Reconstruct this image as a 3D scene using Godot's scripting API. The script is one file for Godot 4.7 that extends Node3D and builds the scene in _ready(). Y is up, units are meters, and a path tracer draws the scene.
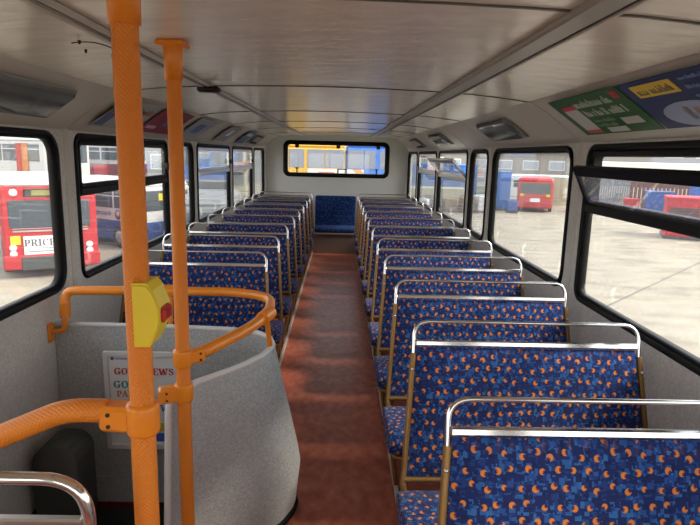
extends Node3D
# Upper deck of a double-decker bus, seen from the front towards the rear window.
# x right, y up from the aisle floor, camera looks along -z. "D" below is a distance along -z.

const EYE := 1.68
const GROUND := -2.52
const MIDDLE := -0.08          # centre line of the bus
const HALF := 1.33             # half width between the side walls

var mat := {}
var used := {}
var rng := RandomNumberGenerator.new()

# ------------------------------------------------------------------ mesh helpers
func mb(smooth := false) -> SurfaceTool:
	var st := SurfaceTool.new()
	st.begin(Mesh.PRIMITIVE_TRIANGLES)
	st.set_smooth_group(0 if smooth else -1)
	return st

func tri(st: SurfaceTool, a: Vector3, b: Vector3, c: Vector3) -> void:   # counter-clockwise from outside
	st.add_vertex(a); st.add_vertex(c); st.add_vertex(b)

func quad(st: SurfaceTool, a: Vector3, b: Vector3, c: Vector3, d: Vector3) -> void:
	tri(st, a, b, c); tri(st, a, c, d)

func box(st: SurfaceTool, lo: Vector3, hi: Vector3, t := Transform3D()) -> void:
	var p := []
	for i in 8:
		p.append(t * Vector3(hi.x if i & 1 else lo.x, hi.y if i & 2 else lo.y, hi.z if i & 4 else lo.z))
	quad(st, p[4], p[5], p[7], p[6]); quad(st, p[1], p[0], p[2], p[3])
	quad(st, p[5], p[1], p[3], p[7]); quad(st, p[0], p[4], p[6], p[2])
	quad(st, p[6], p[7], p[3], p[2]); quad(st, p[0], p[1], p[5], p[4])

func bbox(st: SurfaceTool, lo: Vector3, hi: Vector3, b: float, t := Transform3D()) -> void:   # box with chamfered edges
	var c := (lo + hi) / 2.0
	var h := (hi - lo) / 2.0
	b = min(b, min(h.x, min(h.y, h.z)) * 0.95)
	var g := func(sx: float, sy: float, sz: float, axis: int) -> Vector3:
		var v := Vector3(sx * (h.x - b), sy * (h.y - b), sz * (h.z - b))
		v[axis] += b * (sx if axis == 0 else (sy if axis == 1 else sz))
		return t * (c + v)
	for s in [-1.0, 1.0]:
		var f := [[s, -1.0, -1.0], [s, 1.0, -1.0], [s, 1.0, 1.0], [s, -1.0, 1.0]]
		for axis in 3:
			var q := []
			for k in f:
				var v := [0.0, 0.0, 0.0]
				v[axis] = k[0]; v[(axis + 1) % 3] = k[1]; v[(axis + 2) % 3] = k[2]
				q.append(g.call(v[0], v[1], v[2], axis))
			if s > 0: quad(st, q[0], q[1], q[2], q[3])
			else: quad(st, q[3], q[2], q[1], q[0])
	for axis in 3:
		var a1 := (axis + 1) % 3
		var a2 := (axis + 2) % 3
		for s1 in [-1.0, 1.0]:
			for s2 in [-1.0, 1.0]:
				var v := [0.0, 0.0, 0.0]
				v[a1] = s1; v[a2] = s2
				var q := []
				for w in [[-1.0, a1], [1.0, a1], [1.0, a2], [-1.0, a2]]:
					v[axis] = w[0]
					q.append(g.call(v[0], v[1], v[2], w[1]))
				if s1 * s2 > 0: quad(st, q[0], q[1], q[2], q[3])
				else: quad(st, q[3], q[2], q[1], q[0])
	for sx in [-1.0, 1.0]:
		for sy in [-1.0, 1.0]:
			for sz in [-1.0, 1.0]:
				var q := [g.call(sx, sy, sz, 0), g.call(sx, sy, sz, 1), g.call(sx, sy, sz, 2)]
				if sx * sy * sz > 0: tri(st, q[0], q[1], q[2])
				else: tri(st, q[2], q[1], q[0])

func tube(st: SurfaceTool, path: Array, r: float, sides := 10, ends := true, wrap := false) -> void:      # wrap: gives it texture coordinates
	var n := path.size()
	var up := Vector3.UP
	var rings := []
	var prev := Vector3.ZERO
	for i in n:
		var d: Vector3 = (path[min(i + 1, n - 1)] - path[max(i - 1, 0)]).normalized()
		if i == 0:
			up = Vector3.UP if abs(d.y) < 0.9 else Vector3.RIGHT
		var x := up.cross(d).normalized()
		up = d.cross(x).normalized()
		var ring := []
		for k in sides:
			var a := TAU * k / sides
			ring.append(path[i] + (x * cos(a) + up * sin(a)) * r)
		rings.append(ring)
		prev = d
	var along := 0.0
	for i in n - 1:
		var step: float = (path[i + 1] - path[i]).length()
		for k in sides:
			var l := (k + 1) % sides
			if wrap:
				var u0 := 4.0 * k / sides; var u1 := 4.0 * (k + 1) / sides
				var v0 := along * 27.0; var v1 := (along + step) * 27.0
				var q := [[rings[i][k], u0, v0], [rings[i][l], u1, v0], [rings[i + 1][l], u1, v1], [rings[i + 1][k], u0, v1]]
				for w in [0, 2, 1, 0, 3, 2]:
					st.set_uv(Vector2(q[w][1], q[w][2]))
					st.add_vertex(q[w][0])
			else:
				quad(st, rings[i][k], rings[i][l], rings[i + 1][l], rings[i + 1][k])
		along += step
	if ends:
		st.set_smooth_group(-1)
		for e in [0, n - 1]:
			for k in range(1, sides - 1):
				if e: tri(st, rings[e][0], rings[e][k], rings[e][k + 1])
				else: tri(st, rings[e][0], rings[e][k + 1], rings[e][k])
		st.set_smooth_group(0)

func soften(pts: Array, r: float, n := 6) -> Array:      # rounds the corners of a polyline
	var out := [pts[0]]
	for i in range(1, pts.size() - 1):
		var a: Vector3 = pts[i - 1]
		var b: Vector3 = pts[i]
		var c: Vector3 = pts[i + 1]
		var k: float = min(r, min((a - b).length(), (c - b).length()) * 0.48)
		var p := b + (a - b).normalized() * k
		var q := b + (c - b).normalized() * k
		for j in n + 1:
			var t := float(j) / n
			out.append(p * (1 - t) * (1 - t) + b * 2 * t * (1 - t) + q * t * t)
	out.append(pts[-1])
	return out

func rrect(hw: float, hh: float, r: float, n := 6, c := Vector2.ZERO) -> PackedVector2Array:   # counter-clockwise
	var o := PackedVector2Array()
	for q in 4:
		var cc := Vector2((hw - r) * [1, -1, -1, 1][q], (hh - r) * [1, 1, -1, -1][q])
		for i in n + 1:
			var a: float = PI / 2 * (q + float(i) / n)
			o.append(c + cc + Vector2(cos(a), sin(a)) * r)
	return o

func ring(st: SurfaceTool, outer: PackedVector2Array, inner: PackedVector2Array, z0: float, z1: float, t := Transform3D(), chamfer := 0.0) -> void:
	var n := outer.size()
	var v := func(p: Vector2, z: float) -> Vector3: return t * Vector3(p.x, p.y, z)
	for i in n:
		var j := (i + 1) % n
		var oi := outer[i]; var oj := outer[j]; var ii := inner[i]; var ij := inner[j]
		if chamfer > 0.0:
			var k: float = chamfer / max((oi - ii).length(), 0.001)
			var mo := oi.lerp(ii, k); var mp := oj.lerp(ij, k); var mi := ii.lerp(oi, k); var mj := ij.lerp(oj, k)
			quad(st, v.call(mo, z1), v.call(mp, z1), v.call(mj, z1), v.call(mi, z1))
			quad(st, v.call(oi, z1 - chamfer), v.call(oj, z1 - chamfer), v.call(mp, z1), v.call(mo, z1))
			quad(st, v.call(mi, z1), v.call(mj, z1), v.call(ij, z1 - chamfer), v.call(ii, z1 - chamfer))
		else:
			quad(st, v.call(oi, z1), v.call(oj, z1), v.call(ij, z1), v.call(ii, z1))
		quad(st, v.call(ii, z0), v.call(ij, z0), v.call(oj, z0), v.call(oi, z0))
		quad(st, v.call(oi, z0), v.call(oj, z0), v.call(oj, z1 - chamfer), v.call(oi, z1 - chamfer))
		quad(st, v.call(ii, z1 - chamfer), v.call(ij, z1 - chamfer), v.call(ij, z0), v.call(ii, z0))

func plate(st: SurfaceTool, poly: PackedVector2Array, z0: float, z1: float, t := Transform3D()) -> void:   # extruded counter-clockwise outline
	var idx := Geometry2D.triangulate_polygon(poly)
	for i in range(0, idx.size(), 3):
		var a := poly[idx[i]]; var b := poly[idx[i + 1]]; var c := poly[idx[i + 2]]
		if (b - a).cross(c - a) < 0:
			var s := b; b = c; c = s
		tri(st, t * Vector3(a.x, a.y, z1), t * Vector3(b.x, b.y, z1), t * Vector3(c.x, c.y, z1))
		tri(st, t * Vector3(a.x, a.y, z0), t * Vector3(c.x, c.y, z0), t * Vector3(b.x, b.y, z0))
	for i in poly.size():
		var a := poly[i]; var b := poly[(i + 1) % poly.size()]
		quad(st, t * Vector3(a.x, a.y, z0), t * Vector3(b.x, b.y, z0), t * Vector3(b.x, b.y, z1), t * Vector3(a.x, a.y, z1))

func lathe(st: SurfaceTool, prof: Array, sides: int, t := Transform3D()) -> void:    # prof: Vector2(radius, height) upwards
	for i in prof.size() - 1:
		for k in sides:
			var a := TAU * k / sides; var b := TAU * (k + 1) / sides
			var p: Vector2 = prof[i]; var q: Vector2 = prof[i + 1]
			quad(st, t * Vector3(cos(b) * p.x, p.y, sin(b) * p.x), t * Vector3(cos(a) * p.x, p.y, sin(a) * p.x), t * Vector3(cos(a) * q.x, q.y, sin(a) * q.x), t * Vector3(cos(b) * q.x, q.y, sin(b) * q.x))

func numbered(called: String) -> String:
	if not used.has(called):
		used[called] = 0
		return called
	used[called] += 1
	return "%s_%03d" % [called, used[called]]

func build(st: SurfaceTool, called: String, m: Material, parent: Node = null) -> MeshInstance3D:
	st.generate_normals()
	var o := MeshInstance3D.new()
	o.mesh = st.commit()
	o.material_override = m
	o.cast_shadow = GeometryInstance3D.SHADOW_CASTING_SETTING_ON
	if parent == null:
		o.name = numbered(called)
		add_child(o)
	else:
		o.name = called
		parent.add_child(o, true)
	return o

func part(called: String, m: Material, parent: Node, lo: Vector3, hi: Vector3, bevel := 0.0) -> MeshInstance3D:
	var st := mb()
	if bevel > 0: bbox(st, lo, hi, bevel)
	else: box(st, lo, hi)
	return build(st, called, m, parent)

func tag(o: Node, label: String, category: String, group := "") -> void:
	o.set_meta("label", label)
	o.set_meta("category", category)
	if group: o.set_meta("group", group)

func struct(o: Node, label := "") -> Node:
	o.set_meta("kind", "structure")
	if label: o.set_meta("label", label)
	return o

func thing(called: String, at: Vector3, turn: float, label: String, category: String, group := "") -> Node3D:
	var o := Node3D.new()
	o.name = numbered(called)
	add_child(o)
	o.position = at
	o.rotation.y = turn
	tag(o, label, category, group)
	return o

func words(text: String, size: float, m: Material, parent: Node, t: Transform3D, serif := false, called := "lettering") -> void:
	var f := SystemFont.new()
	f.font_names = PackedStringArray(["Droid Serif" if serif else "Droid Sans"])
	f.font_weight = 700
	var tm := TextMesh.new()
	tm.text = text
	tm.font = f
	tm.font_size = 32
	tm.pixel_size = size / 32.0
	tm.depth = 0.003
	tm.curve_step = 2.0
	var o := MeshInstance3D.new()
	o.mesh = tm
	o.material_override = m
	o.transform = t
	o.name = called
	parent.add_child(o, true)

# ------------------------------------------------------------------ materials
func plain(c: Color, rough := 0.6, metal := 0.0) -> StandardMaterial3D:
	var m := StandardMaterial3D.new()
	m.albedo_color = c
	m.roughness = rough
	m.metallic = metal
	return m

func rgb(r: int, g: int, b: int) -> Color:
	return Color(r / 255.0, g / 255.0, b / 255.0)

func noise_tex(freq: float, ramp: Array, size := 512, octaves := 4, sd := 1, kind := FastNoiseLite.TYPE_SIMPLEX_SMOOTH, normal := 0.0) -> NoiseTexture2D:
	var n := FastNoiseLite.new()
	n.noise_type = kind
	n.frequency = freq
	n.fractal_octaves = octaves
	n.seed = sd
	var t := NoiseTexture2D.new()
	t.width = size
	t.height = size
	t.seamless = true
	t.noise = n
	if normal > 0.0:
		t.as_normal_map = true
		t.bump_strength = normal
	elif ramp.size():
		var g := Gradient.new()
		var off := PackedFloat32Array()
		var col := PackedColorArray()
		for r in ramp:
			off.append(r[0]); col.append(r[1])
		g.offsets = off
		g.colors = col
		t.color_ramp = g
	return t

func tri_map(m: StandardMaterial3D, scale: Vector3, world := false) -> StandardMaterial3D:
	m.uv1_triplanar = true
	m.uv1_world_triplanar = world
	m.uv1_scale = scale
	m.uv1_triplanar_sharpness = 6.0
	return m

func moquette(motifs := true) -> ImageTexture:
	var n := 768
	var tile := 0.36
	var im := Image.create(n, n, false, Image.FORMAT_RGB8)
	im.fill(rgb(15, 34, 90))
	var r := RandomNumberGenerator.new()
	r.seed = 77
	var tones := [rgb(36, 86, 150), rgb(29, 70, 136), rgb(22, 54, 116), rgb(43, 98, 160), rgb(12, 27, 78)]
	for i in 2000:
		var w := r.randi_range(6, 38); var h := r.randi_range(6, 36)
		var x := r.randi_range(0, n - 1); var y := r.randi_range(0, n - 1)
		var c: Color = tones[r.randi() % 5]
		if i % 5 < 2: c = rgb(15, 34, 90)
		for ox in [0, -n]:
			for oy in [0, -n]:
				im.fill_rect(Rect2i(x + ox, y + oy, w, h), c)
	var per := 9
	var rad := 0.0084 / tile * n
	var orange := rgb(218, 142, 54)
	var red := rgb(186, 56, 44)
	for gy in (per if motifs else 0):
		for gx in per:
			var c := Vector2((gx + 0.5 + (0.25 if gy % 2 else -0.25) + r.randf_range(-0.2, 0.2)) * n / per, (gy + 0.5 + r.randf_range(-0.22, 0.22)) * n / per)
			var a := r.randf_range(-0.9, 0.9) + (PI if r.randf() < 0.3 else 0.0)
			var d := Vector2(cos(a), sin(a))
			var rr := rad * r.randf_range(0.85, 1.1)
			for y in range(int(c.y - rr - 1), int(c.y + rr + 2)):
				for x in range(int(c.x - rr - 1), int(c.x + rr + 2)):
					var p := Vector2(x, y) - c
					if p.length() > rr: continue
					var q := p - d * rr * 0.62
					var k := orange.lerp(rgb(186, 104, 48), clamp(p.length() / rr, 0.0, 1.0) * 0.6)
					if (p - d * rr * 0.25).length() < rr * 0.28: k = red
					elif q.length() < rr * 0.56: k = rgb(15, 32, 88)
					im.set_pixel(posmod(x, n), posmod(y, n), k)
	im.generate_mipmaps()
	return ImageTexture.create_from_image(im)

func speckle(base: Color, spread: float, n := 384, sd := 5) -> ImageTexture:     # speckled laminate
	var im := Image.create(n, n, false, Image.FORMAT_RGB8)
	im.fill(base)
	var r := RandomNumberGenerator.new()
	r.seed = sd
	for i in 9000:
		var w := r.randi_range(2, 7); var h := r.randi_range(2, 7)
		var x := r.randi_range(0, n - 1); var y := r.randi_range(0, n - 1)
		var k := 1.0 + r.randf_range(-spread, spread)
		var c := Color(base.r * k, base.g * k, base.b * k)
		for ox in [0, -n]:
			for oy in [0, -n]:
				im.fill_rect(Rect2i(x + ox, y + oy, w, h), c)
	im.generate_mipmaps()
	return ImageTexture.create_from_image(im)

func dimples() -> ImageTexture:         # knurled sleeve of the poles: raised diamonds, used as relief
	var n := 128
	var im := Image.create(n, n, false, Image.FORMAT_RGB8)
	for y in n:
		for x in n:
			var v := absf(sin(PI * 4.0 * (x + y) / n) * sin(PI * 4.0 * (x - y) / n))
			v = pow(v, 0.6)
			im.set_pixel(x, y, Color(v, v, v))
	return ImageTexture.create_from_image(im)

func make_materials() -> void:
	var fabric := plain(Color.WHITE, 0.95)
	fabric.albedo_texture = moquette()
	tri_map(fabric, Vector3.ONE / 0.36)
	fabric.rim_enabled = true
	fabric.rim = 0.1
	mat.fabric = fabric
	var blue_cloth := plain(Color.WHITE, 0.95)
	blue_cloth.albedo_texture = moquette(false)
	tri_map(blue_cloth, Vector3.ONE / 0.5)
	mat.blue_cloth = blue_cloth
	mat.chrome = plain(rgb(225, 222, 216), 0.14, 1.0)
	mat.brushed = plain(rgb(214, 212, 206), 0.28, 1.0)
	mat.gold = plain(rgb(150, 116, 68), 0.42, 0.6)
	var orange := plain(rgb(224, 128, 26), 0.42)
	orange.heightmap_enabled = true
	orange.heightmap_texture = dimples()
	orange.heightmap_scale = 0.12
	mat.orange_grip = orange
	mat.orange = plain(rgb(228, 134, 30), 0.34)
	mat.yellow = plain(rgb(226, 200, 44), 0.4)
	mat.red_button = plain(rgb(168, 26, 24), 0.3)
	mat.black = plain(rgb(20, 20, 20), 0.5)
	mat.rubber = plain(rgb(15, 15, 15), 0.5)
	mat.rubber.metallic_specular = 0.3
	mat.white_edge = plain(rgb(212, 212, 208), 0.4)
	var lam := plain(Color.WHITE, 0.5)
	lam.albedo_texture = speckle(rgb(172, 174, 172), 0.13)
	tri_map(lam, Vector3.ONE * 2.2)
	mat.laminate = lam
	var wl := plain(Color.WHITE, 0.55)
	wl.albedo_texture = speckle(rgb(203, 201, 195), 0.06, 256, 9)
	tri_map(wl, Vector3.ONE * 2.5)
	mat.wall = wl
	mat.rear_wall = plain(rgb(226, 227, 220), 0.5)
	var ce := plain(Color.WHITE, 0.22)
	ce.albedo_texture = noise_tex(0.006, [[0.0, rgb(212, 206, 193)], [0.5, rgb(222, 216, 203)], [1.0, rgb(228, 222, 209)]], 512, 4, 3)
	ce.normal_enabled = true
	ce.normal_texture = noise_tex(0.012, [], 512, 3, 8, FastNoiseLite.TYPE_SIMPLEX_SMOOTH, 3.0)
	ce.normal_scale = 0.35
	tri_map(ce, Vector3(0.6, 0.6, 1.7), true)
	mat.ceiling = ce
	mat.cove = plain(rgb(198, 193, 182), 0.45)
	mat.ceiling_rail = plain(rgb(150, 146, 138), 0.4)
	mat.ceiling_rail_dark = plain(rgb(92, 88, 80), 0.5)
	mat.edging = plain(rgb(196, 194, 188), 0.45, 0.3)
	mat.dark_gap = plain(rgb(30, 29, 27), 0.7)
	var fl := plain(Color.WHITE, 0.38)
	fl.albedo_texture = noise_tex(0.02, [[0.0, rgb(148, 76, 58)], [0.45, rgb(174, 94, 72)], [0.6, rgb(180, 100, 76)], [1.0, rgb(196, 122, 96)]], 512, 5, 21)
	tri_map(fl, Vector3(1.2, 1.2, 0.8), true)
	mat.floor = fl
	var glass := plain(Color(0.86, 0.88, 0.88, 0.10), 0.02)
	glass.transparency = BaseMaterial3D.TRANSPARENCY_ALPHA
	mat.glass = glass
	var hazy := plain(Color(0.85, 0.87, 0.87, 0.2), 0.05)
	hazy.transparency = BaseMaterial3D.TRANSPARENCY_ALPHA
	mat.hazy_glass = hazy
	var cover := plain(Color(0.42, 0.43, 0.44, 0.45), 0.06)
	cover.transparency = BaseMaterial3D.TRANSPARENCY_ALPHA
	mat.lamp_cover = cover
	mat.lamp_tray = plain(rgb(160, 160, 158), 0.4)
	mat.tube_white = plain(rgb(225, 222, 212), 0.3)
	mat.paper = plain(rgb(226, 226, 224), 0.6)
	mat.dark_plastic = plain(rgb(62, 65, 62), 0.5)
	mat.plinth = plain(rgb(92, 70, 60), 0.6)
	mat.rear_base = plain(rgb(112, 100, 92), 0.6)
	var con := plain(Color.WHITE, 0.9)
	con.albedo_texture = noise_tex(0.008, [[0.0, rgb(116, 108, 93)], [0.35, rgb(144, 135, 116)], [0.6, rgb(151, 142, 122)], [1.0, rgb(162, 153, 134)]], 1024, 6, 31)
	tri_map(con, Vector3(0.05, 0.05, 0.09), true)
	mat.concrete = con
	mat.pane_dark = plain(rgb(70, 78, 84), 0.12)
	mat.pane_light = plain(rgb(150, 158, 164), 0.15)
	mat.pane_mid = plain(rgb(112, 118, 128), 0.2)
	mat.tyre = plain(rgb(32, 32, 32), 0.8)

# ------------------------------------------------------------------ camera, sky, sun
func place_camera() -> void:
	var f := 566.0
	var vp := Vector2(341.0, 155.0)
	var roll := deg_to_rad(1.2)
	var fw := Vector3(vp.x - 350.0, vp.y - 262.5, f).normalized()
	var d := Vector3(-sin(roll), cos(roll), 0)
	d = (d - fw * d.dot(fw)).normalized()
	var r := d.cross(fw)
	var cam := Camera3D.new()
	cam.name = "camera"
	cam.fov = rad_to_deg(2.0 * atan(262.5 / f))
	cam.near = 0.02
	cam.far = 400.0
	cam.transform = Transform3D(Basis(Vector3(r.x, -d.x, -fw.x), -Vector3(r.y, -d.y, -fw.y), -Vector3(r.z, -d.z, -fw.z)), Vector3(0, EYE, 0))
	add_child(cam)
	cam.make_current()

func place_light() -> void:
	var we := WorldEnvironment.new()
	we.name = "world_environment"
	var e := Environment.new()
	var s := ProceduralSkyMaterial.new()
	s.sky_top_color = rgb(206, 214, 226)
	s.sky_horizon_color = rgb(242, 240, 236)
	s.sky_curve = 0.2
	s.ground_bottom_color = rgb(150, 146, 138)
	s.ground_horizon_color = rgb(220, 220, 216)
	s.sky_energy_multiplier = 1.0
	s.sun_angle_max = 1.0
	var sky := Sky.new()
	sky.sky_material = s
	e.background_mode = Environment.BG_SKY
	e.sky = sky
	e.background_energy_multiplier = 1.0
	e.ambient_light_source = Environment.AMBIENT_SOURCE_DISABLED
	e.tonemap_mode = Environment.TONE_MAPPER_LINEAR
	e.tonemap_exposure = 4.3
	e.sdfgi_enabled = true
	e.ssao_enabled = true
	e.ssil_enabled = true
	we.environment = e
	add_child(we)
	var sun := DirectionalLight3D.new()
	sun.name = "sun"
	sun.light_color = rgb(255, 246, 230)
	sun.light_energy = 0.45
	sun.light_angular_distance = 14.0
	sun.shadow_enabled = true
	sun.rotation_degrees = Vector3(-41, 77, 0)
	add_child(sun)

# ------------------------------------------------------------------ the bus as a room
# windows of one side: from D, to D, hopper kind ("", "black", "grey"), opened
const BAYS := [[-1.15, 1.16], [1.30, 2.89], [3.065, 4.69], [4.84, 5.50], [5.64, 7.30], [7.46, 8.86], [9.0, 9.98]]
const SEAMS := [-1.25, 1.25, 2.98, 4.765, 5.57, 7.38, 8.93, 10.3]
const WALL_TOP := 1.79
const WIN_LO := 0.965
const WIN_HI := 1.762

func wall_x(d: float) -> float:      # distance of the side wall from the centre line
	return HALF - 0.085 * clamp((d - 7.38) / (10.3 - 7.38), 0.0, 1.0)

func side_frame(side: float, d0: float, d1: float) -> Transform3D:      # u along the wall, v up, w into the bus; origin midway at floor level
	var a := Vector3(MIDDLE + side * wall_x(d0), 0, -d0)
	var b := Vector3(MIDDLE + side * wall_x(d1), 0, -d1)
	var u := (a - b).normalized() if side > 0 else (b - a).normalized()
	return Transform3D(Basis(u, Vector3.UP, u.cross(Vector3.UP)), (a + b) / 2.0)

func holed_panel(st: SurfaceTool, t: Transform3D, lo: Vector2, hi: Vector2, hole: PackedVector2Array, thick: float) -> void:
	var n := hole.size() / 4
	var corner := [hi, Vector2(lo.x, hi.y), lo, Vector2(hi.x, lo.y)]
	for z in [0.0, -thick]:
		for q in 4:
			var c: Vector2 = corner[q]
			var e: Vector2 = corner[(q + 1) % 4]
			var pts := []
			for i in n - 1:
				pts.append([c, hole[q * n + i + 1], hole[q * n + i]])
			var l := hole[q * n + n - 1]
			var m := hole[((q + 1) % 4) * n]
			pts.append([c, e, m])
			pts.append([c, m, l])
			for p in pts:
				var a: Vector3 = t * Vector3(p[0].x, p[0].y, z)
				var b: Vector3 = t * Vector3(p[1].x, p[1].y, z)
				var d: Vector3 = t * Vector3(p[2].x, p[2].y, z)
				if z == 0.0: tri(st, a, b, d)
				else: tri(st, a, d, b)
	for i in hole.size():
		var a := hole[i]; var b := hole[(i + 1) % hole.size()]
		quad(st, t * Vector3(b.x, b.y, -thick), t * Vector3(a.x, a.y, -thick), t * Vector3(a.x, a.y, 0), t * Vector3(b.x, b.y, 0))
	for q in 4:
		var a: Vector2 = corner[q]; var b: Vector2 = corner[(q + 1) % 4]
		quad(st, t * Vector3(a.x, a.y, -thick), t * Vector3(b.x, b.y, -thick), t * Vector3(b.x, b.y, 0), t * Vector3(a.x, a.y, 0))

func bar_frame(st: SurfaceTool, hw: float, hh: float, w: float, z0: float, z1: float, r := 0.03, t := Transform3D()) -> void:
	ring(st, rrect(hw, hh, r, 4), rrect(hw - w, hh - w, max(r - w, 0.004), 4), z0, z1, t, 0.004)

var window_count := 0
func side_window(side: float, k: int, hopper: String, opened: float, label: String) -> void:
	window_count += 1
	var d0: float = BAYS[k][0]
	var d1: float = BAYS[k][1]
	var t := side_frame(side, d0, d1)
	var hw := (d1 - d0) / 2.0
	var hh := (WIN_HI - WIN_LO) / 2.0
	var cy := (WIN_HI + WIN_LO) / 2.0
	var node := Node3D.new()
	node.name = "window_%d" % window_count
	add_child(node)
	node.transform = t.translated_local(Vector3(0, cy, 0))
	struct(node, label)
	var st := mb(true)
	var rr := 0.075 if hopper != "" else 0.115
	ring(st, rrect(hw, hh, rr), rrect(hw - 0.026, hh - 0.026, rr - 0.022), -0.034, 0.012, Transform3D(), 0.006)
	build(st, "rubber_seal", mat.rubber, node)
	st = mb(true)
	ring(st, rrect(hw - 0.025, hh - 0.025, rr - 0.022), rrect(hw - 0.040, hh - 0.040, rr - 0.036), -0.034, 0.0, Transform3D(), 0.004)
	build(st, "filler_strip", mat.rubber, node)
	var gm: Material = mat.hazy_glass if k >= 3 else mat.glass
	var iw := hw - 0.038
	var top := hh - 0.038
	if hopper == "":
		st = mb()
		plate(st, rrect(iw, top, 0.06), -0.030, -0.025)
		build(st, "pane", gm, node)
		return
	var bar_m: Material = mat.rubber if hopper == "black" else mat.brushed
	var ty := 0.085 if hopper == "black" else 0.10      # height of the transom above the middle of the window
	st = mb()
	bbox(st, Vector3(-iw, ty - 0.022, -0.045), Vector3(iw, ty + 0.022, 0.012), 0.005)
	build(st, "transom", bar_m, node)
	st = mb()
	var low := rrect(iw, (ty + top) / 2.0, 0.06, 6, Vector2(0, (ty - top) / 2.0))
	plate(st, low, -0.030, -0.025)
	build(st, "pane", gm, node)
	# the hinged upper light: hinged along the transom
	var vent := Node3D.new()
	vent.name = "hopper_vent"
	node.add_child(vent)
	var vh := 0.205 if opened > 0.0 and hopper == "black" else top - ty - 0.022
	if opened > 0.0:
		st = mb()
		var oh := (top - ty - 0.022) / 2.0
		bar_frame(st, iw + 0.004, oh + 0.01, 0.03, -0.045, 0.0, 0.05, Transform3D(Basis(), Vector3(0, ty + 0.02 + oh, 0)))
		build(st, "vent_surround", bar_m, node)
	vent.transform = Transform3D(Basis(Vector3.RIGHT, deg_to_rad(opened)), Vector3(0, ty + 0.02, -0.005))
	st = mb()
	var bw := 0.024 if hopper == "black" else 0.03
	if opened > 0.0:
		bbox(st, Vector3(-iw - 0.005, vh - 0.05, -0.014), Vector3(iw + 0.005, vh, 0.014), 0.004)
		for s in [-1.0, 1.0]:
			bbox(st, Vector3(s * (iw - 0.005) - 0.011, 0.0, -0.012), Vector3(s * (iw - 0.005) + 0.011, vh, 0.012), 0.004)
	else:
		bar_frame(st, iw - 0.004, vh / 2.0, bw, -0.014, 0.012, 0.045, Transform3D(Basis(), Vector3(0, vh / 2.0, 0)))
	build(st, "vent_frame", bar_m, vent)
	st = mb()
	var gi := 0.01 if opened > 0.0 else 0.03
	box(st, Vector3(-iw + gi, 0.0, -0.003), Vector3(iw - gi, vh - 0.02, 0.003))
	build(st, "vent_pane", mat.glass, vent)
	if opened == 0.0:
		st = mb(true)
		plate(st, rrect(0.03, 0.028, 0.02), 0.0, 0.03, Transform3D(Basis(), Vector3((iw - 0.005) * (1.0 if side < 0 else -1.0), vh * 0.35, 0.01)))
		build(st, "vent_catch", mat.black, vent)

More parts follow.
